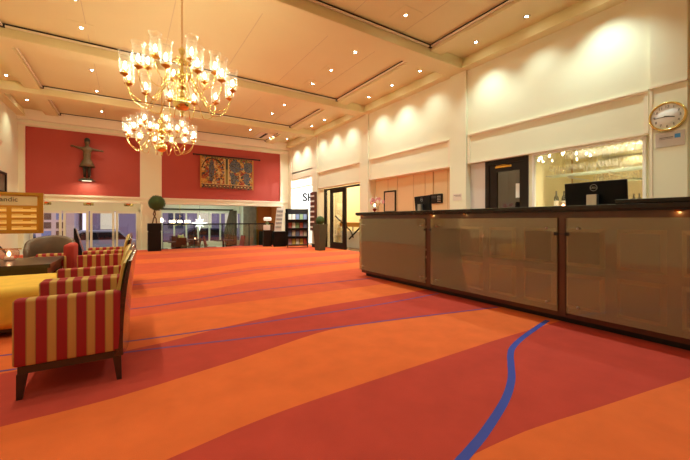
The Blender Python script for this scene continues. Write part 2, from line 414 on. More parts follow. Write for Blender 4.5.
for q0, q1 in ((BL, BM0), (BM1, BR)): mb.box(q0, q1, YB, YB + .3, 3.83, CZ); mb.box(q0, q1, YB, YB + .3, 1.58, 1.80)
mb.box(W, W + 2.4, YB - .02, YB + .3, -.05, 3.0, mi=1)
struct(mb.build('wall_back', ['wall', 'white']))
mb = MB(); mb.box(BL, BM0, YB + .05, YB + .25, 1.78, 3.85); mb.box(BM1, BR, YB + .05, YB + .25, 1.78, 3.85)
struct(mb.build('wall_back', ['red_wall']))
mb = MB()
mb.box(LW, W, YB - .03, YB, 1.74, 1.79); mb.box(LW, W, YB - .05, YB, 3.86, 3.92); mb.box(LW, W, YB - .16, YB, 4.0, CZ)
mb.box(LW, W, YB - .015, YB, 1.585, 1.62)
for x in (BL, BM0 - .03, BM1, BR - .03): mb.box(x, x + .03, YB - .012, YB + .05, 1.8, 3.83)
struct(mb.build('trim_2', ['trim']))
mb = MB(); mb.box(LW - .25, W + T, YR - .2, YR, 0, CZ)
struct(mb.build('wall_rear', ['wall']))

# ------------------------------------------------------------------ ceiling
mb = MB()
mb.box(LW - .2, W + .2, YR - .2, YB + .3, CZ, CZ + .15)
struct(mb.build('ceiling', ['ceil']))
mb = MB()
for a, b in PIL: mb.box(LW, W - .045, a, b, SZ, CZ, bev=.012)
mb.box(LW, W, -2.1, -1.7, SZ, CZ, bev=.012)
struct(mb.build('trim_3', ['ceil']))
mb = MB()
bays = [(-1.7, PIL[0][0]), (PIL[0][1], PIL[1][0]), (PIL[1][1], PIL[2][0]), (PIL[2][1], PIL[3][0]), (PIL[3][1], YB - .16)]
for a, b in bays:
    mb.box(PX1, PX1 + .30, a, b, 4.19, CZ); mb.box(PX0 - .30, PX0, a, b, 4.19, CZ)
    mb.prism([(W, SZ), (W - .20, SZ), (W - .14, CZ), (W, CZ)], 'Y', a, b)
    mb.prism([(LW, SZ), (LW + .20, SZ), (LW + .14, CZ), (LW, CZ)], 'Y', a, b)
struct(mb.build('trim_4', ['ceil']))
# slim rails that run round every ceiling panel, with a dark slot
mb = MB(); sl = MB()
for a, b in bays:
    for y in (a + .035, b - .035):
        mb.box(PX0 + .03, PX1 - .03, y - .012, y + .012, 4.235, 4.262)
    for x in (PX0 + .035, PX1 - .035):
        mb.box(x - .012, x + .012, a + .03, b - .03, 4.235, 4.262)
    for x, y in ((PX0 + .04, a + .04), (PX0 + .04, b - .04), (PX1 - .04, a + .04), (PX1 - .04, b - .04)):
        sl.box(x - .03, x + .03, y - .02, y + .02, 4.225, 4.27)
    sl.box(PX1 - .03, PX1 - .005, a, b, 4.285, 4.299); sl.box(PX0 + .005, PX0 + .03, a, b, 4.285, 4.299)
    sl.box(PX0, PX1, b - .03, b - .005, 4.285, 4.299)
struct(mb.build('trim_5', ['trim'])); struct(sl.build('trim_6', ['blackm']))
mb = MB()   # fine joints of the ceiling boards
for a, b in bays:
    for x in (-.6, .6, 1.8, 3.0, 4.05): mb.box(x, x + .006, a, b, CZ - .002, CZ + .01)
struct(mb.build('trim_7', [mat('ceiling_joint', (196, 180, 150), .8)]))

# ------------------------------------------------------------------ downlights
def downlight(x, y, z, label, cat='downlight', power=P_SPOT, ang=75, col=WARM2, panel=False, tilt=0, group='ceiling downlights'):
    t = thing('ceiling_downlight', label, 'downlight', (x, y, z), 0, group)
    m = MB(); m.lathe([(.024, -.004), (.052, -.006), (.056, 0), (.056, .0)], 20); m.build('trim_ring', 'steel', t)
    m = MB(); m.lathe([(0, -.0035), (.024, -.0035)], 16); m.build('lens', 'lens', t)
    if panel:
        m = MB(); m.box(-.19, .19, -.19, .19, -.003, 0, bev=.001); m.build('square_plate', 'ceil', t)
        t.children[0].location.z = -.003; t.children[1].location.z = -.003
    ld = bpy.data.lights.new('spot', 'SPOT'); ld.energy = power; ld.spot_size = R(ang); ld.spot_blend = 1.0; ld.shadow_soft_size = .03; ld.color = col
    lo = bpy.data.objects.new('spot_light', ld); COL.objects.link(lo); lo.parent = t; lo.location = (0, 0, -.02)
    lo.rotation_euler = (0, tilt, 0)
    return t
rowY = [-.9, .3, 2.2, 3.10, 4.04, 5.46, 6.40, 7.28, 9.06, 10.0, 12.2]  # nearest lamps are out of view, added to light the hall
for i, y in enumerate(rowY):
    downlight(3.75, y, CZ, 'recessed ceiling downlight, %s from the near end of the row between chandeliers and counter' % ORD[i], power=P_SPOT, ang=120, panel=y in (4.04, 6.40, 7.28))
rowL = [-.9, .3, 2.2, 3.10, 5.46, 6.40, 7.30, 9.25, 10.67, 12.6]  # this row too starts with unseen lamps added as fill
for i, y in enumerate(rowL):
    downlight(-.67, y, CZ, 'recessed ceiling downlight, %s from the near end of the row left of the chandeliers' % ORD[i], power=P_SPOT, ang=120, col=WARM, panel=y in (7.30, 10.67))
rowW = [2.07, 3.01, 3.95, 5.38, 6.32, 7.27, 8.75, 9.7, 10.6, 11.9, 12.8]
for i, y in enumerate(rowW):
    downlight(5.42, y, CZ, 'wall washing downlight beside the right-hand wall, %s from the near end' % ORD[i], power=P_WASH * {2.07: 1.3, 3.01: .6, 3.95: 1.1, 5.38: .6, 6.32: 1.1}.get(y, 1.5 if y > 11 else 1), ang=104, col=WARM2 if y < 11 else (1, .9, .78), group='downlights washing the right wall')
for i, y in enumerate([5.4, 7.3, 9.3, 10.62, 12.5]):
    downlight(-2.33, y, CZ, 'wall washing downlight beside the left-hand wall, %s from the near end' % ORD[i], power=P_WASH * .6, ang=100, col=WARM, group='downlights washing the left wall')
# air slot with two lamps in the last bay
t = thing('ceiling_air_vent', 'long slotted ceiling vent with two small lamps near the tapestry wall', 'vent', (4.6, 12.75, CZ))
m = MB(); m.box(-.42, .42, -.45, .45, -.02, 0, bev=.004); m.build('vent_frame', 'trim', t)
for k in (-.18, .18):
    m = MB(); m.box(k - .05, k + .05, -.4, .4, -.024, -.018); m.build('slot', 'blackm', t)
for k in (-.12, .2):
    m = MB(); m.lathe([(0, 0), (.035, 0)], 14, (.18, k, -.026)); m.build('lamp', 'lens', t)
# ------------------------------------------------------------------ chandeliers
def chandelier(loc, label):
    t = thing('brass_chandelier', label, 'chandelier', loc, R(8), 'brass chandeliers with glass shades')
    H = CZ - loc[2]
    m = MB(); m.lathe([(0, 0), (.012, .01), (.022, .03), (.012, .05), (.03, .075), (.014, .09), (.05, .10), (.10, .13), (.122, .19), (.10, .25), (.05, .28), (.03, .29),
                       (.045, .31), (.02, .34), (.035, .38), (.05, .42), (.06, .44), (.025, .47), (.02, .52), (.05, .56), (.055, .60), (.02, .64), (.016, .76), (.03, .80), (.012, .84), (.04, .90), (.045, .93), (.015, .96), (0, 1.0)], 24)
    m.build('turned_column', 'brass', t)
    ch = MB(); z = 1.0; k = 0
    while z < H - .03:
        n = 10; rr = [(.012 * math.cos(2 * PI * i / n), .022 * math.sin(2 * PI * i / n) + .02) for i in range(n + 1)]
        ch.tube([((a, 0, z + b) if k % 2 else (0, a, z + b)) for a, b in rr], .0035, 5, cap=False); z += .034; k += 1
    ch.build('chain', 'brass_d', t)
    m = MB(); m.lathe([(0, H), (.06, H), (.06, H - .02), (.02, H - .05), (0, H - .055)], 20); m.build('ceiling_rose', 'brass', t)
    def arm_proto(rad, z0, zc, dip):
        # scrolling arm, then cup, lamp and glass
        K = [(.03, z0), (.09, z0 + .05), (.17, z0 - .01), (.30 * rad / .64 + .02, (z0 + zc) / 2 - dip * .75), (.62 * rad, zc - dip), (.86 * rad, zc - dip * .80), (.985 * rad, zc - dip * .35), (rad, zc - .01)]
        pts = []
        for q in range(len(K) - 1):
            p0, p1, p2, p3 = (Vector((a[0], 0, a[1])) for a in (K[max(0, q - 1)], K[q], K[q + 1], K[min(len(K) - 1, q + 2)]))
            for w in range(4):
                u = w / 4; pts.append(.5 * ((2 * p1) + (p2 - p0) * u + (2 * p0 - 5 * p1 + 4 * p2 - p3) * u * u + (3 * p1 - p0 - 3 * p2 + p3) * u ** 3))
        pts.append(Vector((rad, 0, zc - .01)))
        a = MB(); a.tube(pts, .0062, 7)
        a.tube([(.04 + .05 * math.cos(q) * (1 - q / 9) + .03, 0, z0 + .05 + .05 * math.sin(q) * (1 - q / 9)) for q in [j * .5 for j in range(13)]], .005, 6)
        return a, zc
    cup_me = glass_me = bulb_me = None
    for n, rad, z0, zc, dip, ph in ((12, .665, .50, .40, .30, 0), (6, .43, .72, .63, .22, PI / 6)):
        first = None
        for k in range(n):
            ang = ph + 2 * PI * k / n
            if first is None:
                a, zc_ = arm_proto(rad, z0, zc, dip); ao = a.build('arm', 'brass', t)
                c = MB(); c.lathe([(0, -.02), (.012, -.012), (.03, 0), (.052, .012), (.055, .018), (.02, .02), (.013, .03), (.013, .075), (0, .076)], 14, (rad, 0, zc)); c.build('candle_cup', 'brass_d', ao)
                b = MB(); b.lathe([(0, .075), (.012, .085), (.017, .11), (.012, .14), (.004, .165), (0, .17)], 10, (rad, 0, zc)); b.build('flame_bulb', 'bulb', ao)
                g = MB(); g.lathe([(.044, .018), (.060, .045), (.066, .10), (.064, .20), (.067, .27), (.080, .305), (.082, .308), (.079, .309), (.063, .26)], 18, (rad, 0, zc)); g.build('glass_shade', 'shade', ao)
                first = ao
            else:
                ao = first.copy(); COL.objects.link(ao); ao.parent = t
                for s in first.children:
                    s2 = s.copy(); COL.objects.link(s2); s2.parent = ao
            ao.rotation_euler = (0, 0, ang)
    return t
chandelier((.626, 5.13, 2.42), 'large two-tier brass chandelier with clear glass shades, the nearer one')
chandelier((.626, 8.49, 2.42), 'two-tier brass chandelier with glass shades hanging behind the nearer one')

# ------------------------------------------------------------------ reception counter
CX = 3.555; CY1 = 5.05; CY0 = -1.6
t = thing('reception_counter', 'long dark wood reception counter faced with smoked glass panels', 'counter', (4.0, 1.7, 0))
m = MB(); m.box(CX + .035, CX + .5, CY0, CY1 - .02, .06, 1.095); m.build('body', 'mahog', t, True)
m = MB(); m.box(CX + .10, CX + .45, CY0, CY1 - .07, 0, .06); m.build('toe_kick', 'blackm', t, True)
m = MB(); m.box(CX - .045, CX + .56, CY0, CY1 + .07, 1.100, 1.146, bev=.008); m.box(CX - .03, CX + .54, CY0, CY1 + .05, 1.088, 1.100); m.build('counter_top', 'slab', t, True)
m = MB(); m.box(CX - .01, CX + .5, CY0, 1.20, 1.148, 1.186, bev=.008); m.build('raised_top', 'slab', t, True)
m = MB(); m.box(CX + .012, CX + .036, CY0, CY1 - .02, .04 + .99, 1.088); m.build('light_band', 'mahog', t, True)
for s, e in ((3.33, 3.40), (1.60, 1.65)):
    m = MB(); m.box(CX - .004, CX + .036, s - .005, e, .085, 1.03); m.build('post', 'mahog', t, True)
k = 0; y = CY1 - .14
while y > CY0 + .4:
    for z0, z1 in ((.16, .50), (.57, .93)):
        m = MB(); y0, y1 = y - .33, y
        X = CX + .036
        m.hexa([(X, y0, z0), (X, y1, z0), (X, y1, z1), (X, y0, z1)], [(X - .03, y0 + .035, z0 + .035), (X - .03, y1 - .035, z0 + .035), (X - .03, y1 - .035, z1 - .035), (X - .03, y0 + .035, z1 - .035)], side=1)  # bevel sides carry the painted highlight
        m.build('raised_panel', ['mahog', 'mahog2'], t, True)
    y -= .412
for j, (a, b) in enumerate(((3.41, 5.035), (1.665, 3.315), (-.02, 1.585), (-1.6, -.06))):
    m = MB(); m.box(CX - .014, CX - .004, a, b, .115, 1.03, bev=.002); g = m.build('glass_panel', 'smoked', t, True)
    for yy in (a + .10, b - .10):
        for zz in (.19, .93):
            m = MB(); m.cyl((CX - .022, yy, zz), (CX + .03, yy, zz), .011, 12); m.build('pin', 'steel', g, True)
for s in (3.365, 1.625):
    m = MB(); m.box(CX - .022, CX - .014, s - .07, s - .03, .86, .89, bev=.003); m.box(CX - .022, CX - .014, s + .03, s + .07, .86, .89, bev=.003); m.box(CX - .02, CX - .01, s - .04, s + .04, .872, .878); m.build('glass_clamp', 'blackm', t, True)
for yy in (3.30, .80, 2.75, 4.95, -.6):
    m = MB(); m.lathe([(0, -.012), (.022, -.012), (.025, 0)], 12, (CX - .005, yy, 1.088)); p = m.build('puck_light', 'brass_d', t, True)
    ld = bpy.data.lights.new('puck', 'POINT'); ld.energy = .10 if yy in (3.30, .80) else .03; ld.color = (1, .68, .22); ld.shadow_soft_size = .01
    lo = bpy.data.objects.new('puck_glow', ld); COL.objects.link(lo); lo.parent = t; lo.location = Vector((CX - .012, yy, 1.07)) - t.location

t2 = thing('staff_desk', 'low staff desk behind the reception counter carrying the monitors', 'desk', (4.42, 1.7, 0))
m = MB(); m.box(4.15, 4.85, CY0, CY1 - .1, 0, .72); m.build('body', 'mahog', t2, True)
m = MB(); m.box(4.125, 4.88, CY0, CY1 - .08, .72, .75, bev=.004); m.build('work_surface', 'mahog2', t2, True)
# monitors seen from behind
def monitor(loc, rz, w, h, label, logo=False):
    t = thing('computer_monitor', label, 'monitor', loc, rz, None)
    m = MB(); m.box(-.012, .02, -w / 2, w / 2, 0, h, bev=.008); m.xf(Matrix.Translation((0, 0, .345)) @ Matrix.Rotation(R(-6), 4, 'Y')); m.build('screen_housing', 'screen', t)
    m = MB(); m.box(-.095, -.045, -.05, .05, 0, .53, bev=.006); m.build('stand_neck', 'steel', t)
    m = MB(); m.box(-.10, .14, -.12, .12, -.006, .010, bev=.004); m.build('stand_foot', 'steel', t)
    mx = Matrix.Translation((0, 0, .345)) @ Matrix.Rotation(R(-6), 4, 'Y') @ ROT_RIGHT(-.0135, 0, h * .80 if logo else h * .62)
    if logo:
        text_obj('logo_letters', 'DELL', .030, .0008, 'steel', t, mx)
    r = MB(); r.tube([(.034 * math.cos(q), .034 * math.sin(q), 0) for q in [2 * PI * j / 24 for j in range(25)]], .0022, 5, cap=False); r.xf(mx); r.build('logo_ring', 'steel', t)
    return t
monitor((4.32, 1.64, .757), 0, .585, .33, 'large black computer monitor, nearer on the counter, round logo on its back', True)
monitor((4.36, 4.24, .757), R(-14), .50, .33, 'smaller black computer monitor beside the framed notice', True)
t = thing('stacked_papers', 'loose white papers behind the counter beside the far monitor', 'papers', (4.38, 4.76, .751))
for k in range(3):
    m = MB(); m.box(-.11, .11, -.15, .15, 0, .30, bev=.004); m.xf(Matrix.Translation((.01 * k, .02 * k, 0)) @ Matrix.Rotation(R(8 * k), 4, 'Z')); m.build('paper_stack', 'paper', t) if k == 0 else m.bm.free()
m = MB(); m.box(-.10, .10, -.13, .13, .301, .395, bev=.01); m.xf(Matrix.Rotation(R(12), 4, 'Z')); m.build('file_tray', 'card_w', t)
# candle and orchid on the counter top
t = thing('candle_glass', 'lit candle in a red-footed glass on the far end of the counter', 'candle', (3.76, 4.86, 1.147))
m = MB(); m.lathe([(0, 0), (.035, 0), (.038, .004), (.012, .012), (.012, .02), (.030, .035), (.040, .065), (.0, .066)], 18); m.build('red_foot', 'redwax', t)
m = MB(); m.lathe([(.040, .067), (.044, .10), (.046, .17)], 18); m.build('glass_cup', 'glass', t)
m = MB(); m.lathe([(0, .068), (.036, .068), (.036, .10), (0, .10)], 14); m.build('wax', 'wax', t)
m = MB(); m.lathe([(0, .10), (.014, .112), (.018, .13), (.008, .155), (0, .165)], 10); m.build('flame', 'candle', t)
t = thing('orchid_spray', 'pink and white orchid blossoms behind the candle on the counter', 'flowers', (3.92, 4.97, 1.147))
m = MB(); m.lathe([(0, 0), (.025, 0), (.03, .03), (.018, .08), (.02, .10)], 12); m.build('vase', 'glass', t)
m = MB(); m.tube([(0, 0, .02), (.0, .02, .12), (-.02, .08, .2), (-.05, .16, .23)], .003, 5); m.tube([(0, 0, .02), (0, -.02, .12), (-.02, -.10, .18), (-.03, -.2, .17)], .003, 5); m.build('stem', 'green', t)
for i, (x, y, z) in enumerate([(-.05, .16, .23), (-.04, .11, .25), (-.03, .06, .22), (-.02, .02, .26), (-.04, -.04, .24), (-.03, -.09, .25), (-.02, -.13, .2), (-.03, -.2, .19), (-.05, .13, .19), (-.05, -.06, .2)]):
    m = MB()
    for q in range(5):
        a = q * 2 * PI / 5; m.sphere((x - .005, y + .022 * math.cos(a), z + .022 * math.sin(a)), .017, 8, sc=(.35, 1, 1))
    m.build('blossom', 'pink' if i % 3 else 'whitep', t)

# ------------------------------------------------------------------ wall pieces on the right
# clock
t = thing('wall_clock', 'round white wall clock with brass rim on the pillar', 'clock', (W - .046, 1.41, 2.333))
def disc(m, r0, r1, x0, x1, n=40):   # ring or disc facing -X
    pr = [(r0, x0), (r1, x0), (r1, x1), (r0, x1)]; m.lathe(pr + [pr[0]] if r0 else [(0, x0), (r1, x0), (r1, x1), (0, x1)], n)
m = MB(); disc(m, 0, .168, 0, .03); m.xf(Matrix.Rotation(R(-90), 4, 'Y')); m.build('face', 'clockf', t)
m = MB(); m.lathe([(.160, .03), (.163, .045), (.178, .045), (.186, .03), (.186, 0), (.16, 0), (.16, .03)], 48); m.xf(Matrix.Rotation(R(-90), 4, 'Y')); m.build('rim', 'brass', t)
for k in range(12):
    a = 2 * PI * k / 12; text_obj('numeral', str(k or 12), .044, .0006, 'black', t, ROT_RIGHT(-.0312, -.125 * math.sin(a), .125 * math.cos(a)))
def hand(L, w, deg, name, back=.03):
    m = MB(); m.box(-.0345, -.032, -w, w, -back, L); m.xf(Matrix.Rotation(R(deg), 4, 'X')); m.build(name, 'black', t)
hand(.075, .005, 105, 'hour_hand'); hand(.13, .0035, -93 + 360, 'minute_hand', .02)
m = MB(); m.cyl((-.038, 0, 0), (-.03, 0, 0), .008, 12); m.build('hub', 'black', t)
t = thing('wall_plaque', 'small clear plaque with a blue square under the clock', 'sign', (W - .046, 1.39, 1.95))
m = MB(); m.box(-.008, 0, -.14, .14, 0, .19, bev=.002); m.build('plate', mat('frosted_plate', (206, 196, 186), .3), t)
m = MB(); m.box(-.010, -.008, -.10, -.045, .10, .15); m.build('blue_square', 'bluep', t)
m = MB(); m.box(-.010, -.008, -.03, .10, .115, .122); m.box(-.010, -.008, -.03, .10, .10, .104); m.build('line_of_print', 'text', t)
# dark door
d = sempty('door_1', (W + .1, 3.75, 0))
m = MB(); m.box(W + .09, W + .19, 4.06, 4.14, 0, 2.16); m.box(W + .09, W + .19, 3.28, 3.34, 0, 2.16); m.box(W + .09, W + .19, 3.34, 4.06, 2.08, 2.16); m.build('frame', 'doorw', d, True)
m = MB(); x0, x1 = W + .11, W + .16
m.box(x0, x1, 3.90, 4.06, 0, 2.08); m.box(x0, x1, 3.34, 3.45, 0, 2.08); m.box(x0, x1, 3.45, 3.90, 1.93, 2.08); m.box(x0, x1, 3.45, 3.90, 0, .7); m.build('door_leaf', 'doorw', d, True)
m = MB(); m.box(W + .13, W + .138, 3.45, 3.90, .7, 1.93); m.build('pane', glass('dark_blue_pane', (.25, .28, .42), .12, .02), d, True)
m = MB(); m.box(W + .085, W + .11, 3.60, 3.92, 2.0, 2.04, bev=.004); m.tube([(W + .09, 3.62, 2.03), (W + .07, 3.75, 2.05), (W + .09, 3.9, 2.05)], .008, 6); m.build('door_closer', 'brass_d', d, True)
m = MB(); m.box(W + .122, W + .128, 3.46, 3.53, 1.42, 1.68); m.build('notice', 'paper', d, True)
for z in (1.46, 1.5, 1.54, 1.58, 1.62):
    pass
# room behind the dark door and the bar behind the window
M['bar_paint'] = mat('bar_wall_paint', (236, 226, 180), .6)
for q in ((W + .2, 7.35, 3.20, 3.26, 0, 2.42), (W + .2, 7.35, 1.30, 1.38, 0, 2.42), (7.35, 7.4, 1.30, 3.26, 0, 2.42), (W + .2, 7.4, 1.3, 3.2, 2.42, 2.5), (W + .25, 7.4, 1.3, 4.9, -.1, 0),
          (7.9, 8.0, 3.26, 4.85, 0, 2.3), (W + .2, 8, 4.85, 4.95, 0, 2.3), (W + .2, 8, 3.26, 4.9, 2.3, 2.42), (7.4, 8, 3.20, 3.26, 0, 2.3), (7.4, 8.0, 3.1, 4.9, -.1, 0)):
    mb = MB(); mb.box(*q); struct(mb.build('wall_bar', ['bar_paint']))
d = sempty('window_1', (W + .1, 2.4, .95))
m = MB(); a, b = 1.66, 3.20
m.box(W + .06, W + .12, a, a + .035, .95, 2.16); m.box(W + .06, W + .12, b - .035, b, .95, 2.16); m.box(W + .06, W + .12, a + .035, b - .035, 2.125, 2.16); m.box(W + .06, W + .12, a + .035, b - .035, .95, .985); m.build('frame', 'white', d, True)
m = MB(); m.box(W + .09, W + .096, a + .035, b - .035, .985, 2.125); m.build('pane', 'glass', d, True)
# bar shelf
t = thing('glass_shelf', 'long glass shelf of drinking glasses inside the bar window', 'shelf', (W + .58, 2.25, 1.78))
m = MB(); m.box(-.16, .16, -.86, .90, 0, .018, bev=.002); m.build('shelf_board', 'shelfglass', t)
for y in (-.6, 0, .6):
    m = MB(); m.box(-.01, .16, y - .01, y + .01, -.04, 0); m.box(.15, .78, y - .01, y + .01, -.04, -.02); m.build('bracket', 'steel', t)
def wineglass(loc, kind, first=[None, None]):
    if first[kind] is None:
        m = MB()
        if kind == 0: m.lathe([(.030, 0), (.003, .006), (.003, .07), (.012, .08), (.030, .10), (.034, .13), (.028, .17)], 12)
        else: m.lathe([(0, .002), (.028, .002), (.032, .05), (.034, .11)], 12)
        o = m.build('drinking_glass', 'wine'); o.location = loc; first[kind] = o
    else:
        o = first[kind].copy(); COL.objects.link(o); o.location = loc
    tag(o, 'clear stemmed wine glass in the crowded row on the bar shelf' if kind == 0 else 'clear straight tumbler among the wine glasses on the bar shelf', 'glass', 'wine glasses on the bar shelf' if kind == 0 else 'tumblers on the bar shelf')
for r in range(3):
    for k in range(18):
        y = 1.50 + k * .093 + .02 * (r % 2)
        if 1.72 < y < 1.84 : continue
        wineglass((W + .48 + r * .09, y, 1.7985), 1 if (k * 7 + r * 3) % 5 == 0 else 0)
t = thing('glass_hanging_rack', 'metal rails over the bar shelf from which glasses hang', 'rack', (W + .58, 2.25, 2.26))
m = MB()
for x in (-.14, -.08, -.02, .04, .10, .16): m.box(x - .004, x + .004, -.78, .70, 0, .008)
for y in (-.74, 0, .68): m.box(-.15, .17, y - .006, y + .006, .008, .155)
m.build('rails', 'steel', t)
hang = None
for r in range(3):
    for k in range(17):
        y = 1.52 + k * .082 + .015 * (r % 2); x = W + .58 - .11 + r * .12
        if hang is None:
            m = MB(); m.lathe([(.034, 0), (.038, -.003), (.003, -.008), (.003, -.08), (.014, -.092), (.036, -.12), (.040, -.155), (.032, -.20)], 12); hang = m.build('hanging_glass', 'wine'); z0 = hang.location.z; o = hang
        else: o = hang.copy(); COL.objects.link(o)
        o.location = (x, y, 2.266 + z0); tag(o, 'clear wine glass hanging upside down in the rack above the bar shelf', 'glass', 'wine glasses hanging above the bar shelf')
# back counter, bottles and pictures
t = thing('bar_back_counter', 'white back counter inside the bar', 'counter', (W + .9, 2.25, 0))
m = MB(); m.box(-.46, .43, -.86, .86, .002, 1.18); m.build('cabinet', 'white', t)
m = MB(); m.box(-.48, .44, -.86, .86, 1.18, 1.21, bev=.004); m.build('worktop', 'trim', t)
BOT = [(W + .52, 3.02, 0, 'tall green bottle with white label at the left end of the bar counter'), (W + .60, 2.93, 0, 'second green wine bottle from the left end of the bar counter'),
       (W + .50, 2.50, 1, 'dark red bottle just left of the large monitor'), (W + .52, 1.78, 1, 'dark red bottle at the right end of the bar counter'),
       (W + .55, 2.08, 0, 'short green bottle right of the large monitor'), (W + .62, 2.38, 0, 'green bottle hidden partly behind the large monitor')]
for i, (x, y, k, lab) in enumerate(BOT):
    t = thing('wine_bottle', lab, 'bottle', (x, y, 1.2105), 0, 'bottles on the bar counter')
    s = .8 if i in (4,) else 1
    m = MB(); m.lathe([(0, 0), (.036, 0), (.038, .01), (.038, .18), (.030, .21), (.014, .24), (.013, .30), (.015, .31), (0, .31)], 16); m.xf(Matrix.Scale(s, 4)); m.build('glass_body', 'bottle' if k == 0 else 'bottle_r', t)
    m = MB(); m.lathe([(.0386, .05), (.0386, .14)], 16); m.xf(Matrix.Scale(s, 4)); m.build('label_band', 'paper', t)
t = thing('candle_jar', 'lit frosted candle jar at the left end of the bar counter', 'candle', (W + .40 + .02, 2.86, 1.2105))
m = MB(); m.lathe([(0, 0), (.05, 0), (.052, .10)], 16); m.build('jar', 'pinkglass', t)
m = MB(); m.lathe([(0, .005), (.03, .02), (.02, .06), (0, .08)], 10); m.build('flame', 'candle', t)
t = thing('bar_mirror', 'wide mirror on the bar back wall behind the glasses', 'mirror', (7.345, 2.5, 1.25))
m = MB(); m.box(-.015, 0, -.66, .66, 0, 1.12); m.build('mirror_glass', mat('aged_mirror', (226, 220, 190), .05, 1), t)
m = MB()
for q in ((-.68, .68, -.02, 0), (-.68, .68, 1.12, 1.14), (-.68, -.66, 0, 1.12), (.66, .68, 0, 1.12)): m.box(-.02, 0, *q)
m.build('frame', 'ochre', t)
for i, (y0, y1, z0, z1) in enumerate(((1.64, 1.47, 1.3, 2.3),)):
    t = thing('framed_picture', 'narrow green and gold picture at the right end of the bar wall', 'picture', (7.345, (y0 + y1) / 2, z0))
    m = MB(); m.box(-.012, 0, -(y0 - y1) / 2, (y0 - y1) / 2, 0, z1 - z0); m.build('canvas', mat('green_gold_canvas', (112, 112, 66), .5, var=.6, vs=9), t)
    m = MB(); w2 = (y0 - y1) / 2; h = z1 - z0
    for q in ((-w2, w2, 0, .02), (-w2, w2, h - .02, h), (-w2, -w2 + .02, 0, h), (w2 - .02, w2, 0, h)): m.box(-.03, -.0, *q)
    m.build('frame', 'ochre', t)
for y in (2.55, 2.18, 1.8):
    tt = downlight(W + .42, y, 2.42, 'bright downlight over the bar shelf, %s from the right' % {2.55: 'third', 2.18: 'second', 1.8: 'first'}[y], power=34, ang=130, col=WARM2B, group='downlights over the bar shelf')
# desk recess items
t = thing('framed_notice', 'black framed paper notice standing behind the counter', 'notice', (W + .235, 7.2, 1.22))
m = MB(); m.box(-.012, 0, -.22, .22, .03, .57); m.build('sheet', mat('notice_sheet', (214, 190, 160), .6, var=.06, vs=20), t)
m = MB()
for q in ((-.25, .25, 0, .04), (-.25, .25, .56, .60), (-.25, -.21, 0, .6), (.21, .25, 0, .6)): m.box(-.02, 0, *q)
m.build('frame', 'black', t)
t = thing('wall_intercom', 'black wall intercom with keypad right of the far monitor', 'intercom', (W + .245, 5.52, 1.40))
m = MB(); m.box(-.04, 0, -.18, .18, 0, .22, bev=.01); m.build('casing', 'black', t)
m = MB(); m.box(-.045, -.04, -.02, .13, .12, .18); m.build('display', mat('grey_display', (70, 70, 74), .2), t)
m = MB()
for a in range(4):
    for b in range(3): m.box(-.045, -.04, -.14 + b * .035, -.12 + b * .035, .03 + a * .04, .05 + a * .04)
m.build('keypad', 'steel', t)
t = thing('small_sign', 'small pale card on the pilaster between the two counter recesses', 'sign', (W - .046, 4.70, 1.42))
m = MB(); m.box(-.004, 0, -.11, .11, 0, .14); m.build('card', mat('pale_card', (226, 214, 200), .5), t)
m = MB(); m.box(-.005, -.004, -.09, .09, .105, .113); m.box(-.005, -.004, -.09, .05, .085, .091); m.build('line_of_print', 'text', t)
mb = MB()    # panel joints and conduit on the recess wall
for y in (7.3, 6.9, 6.3, 5.9, 5.2): mb.box(W + .245, W + .25, y, y + .008, .9, 2.16)
mb.box(W + .235, W + .25, 5.62, 5.645, 1.62, 2.16)
struct(mb.build('trim_8', [mat('recess_joint', (190, 160, 118), .7)]))

# ------------------------------------------------------------------ glazed doors and stair hall, third bay
d = sempty('door_2', (W + .35, 9.9, 0))
m = MB(); X0 = W + .30; X1 = W + .38
m.box(X0, X1, 10.96, 11.06, 0, 2.16); m.box(X0, X1, 8.35, 10.98, 2.10, 2.16); m.build('frame', 'doorw', d, True)
m = MB()
m.box(X0, X1, 10.50, 10.62, 0, 2.10); m.box(X0, X1, 9.62, 9.78, 0, 2.10); m.box(X0, X1, 9.78, 10.50, 1.98, 2.10); m.box(X0, X1, 9.78, 10.50, 0, .22); m.build('door_leaf', 'doorw', d, True)
m = MB(); m.box(X0 + .03, X0 + .04, 9.78, 10.50, .22, 1.98); m.box(X0 + .03, X0 + .04, 10.62, 10.96, .02, 2.1); m.build('pane', 'glass', d, True)
m = MB(); m.tube([(X0 - .01, 9.72, .95), (X0 - .06, 9.72, .95), (X0 - .06, 9.72, 1.15), (X0 - .01, 9.72, 1.15)], .009, 8); m.build('handle', 'brass', d, True)
mb = MB(); mb.box(9.0, 9.1, 7.0, 16, 0, 3.2); mb.box(W + T, 9.1, 7.9, 8.0, 0, 3.2); mb.box(W + T, 9.1, 11.1, 11.2, 0, 3.2); mb.box(W + T, 9.1, 7.9, 11.2, 2.6, 2.7)
struct(mb.build('wall_stair_hall', ['cream2']))
t = thing('stair_balustrade', 'ochre capped white stair balustrade with dark sloping handrail beyond the glazed door', 'balustrade', (6.9, 9.8, 0))
m = MB(); m.box(6.88, 6.92, 8.6, 11.05, 0, .60); m.build('white_panel', 'white', t, True)
m = MB(); m.box(6.86, 6.94, 8.6, 11.05, .76, .92); m.build('ochre_rail', 'ochre', t, True)
m = MB(); m.tube([(6.8, 10.3, .32), (6.8, 9.3, .95)], .035, 4); m.tube([(6.6, 10.95, 1.16), (6.6, 9.9, .62), (6.6, 9.75, .40)], .03, 4); m.build('handrail', 'doorw', t, True)
m = MB()
for y in (8.8, 9.5, 10.2, 10.9): m.box(6.89, 6.91, y, y + .03, .60, .76)
m.build('upright', 'doorw', t, True)
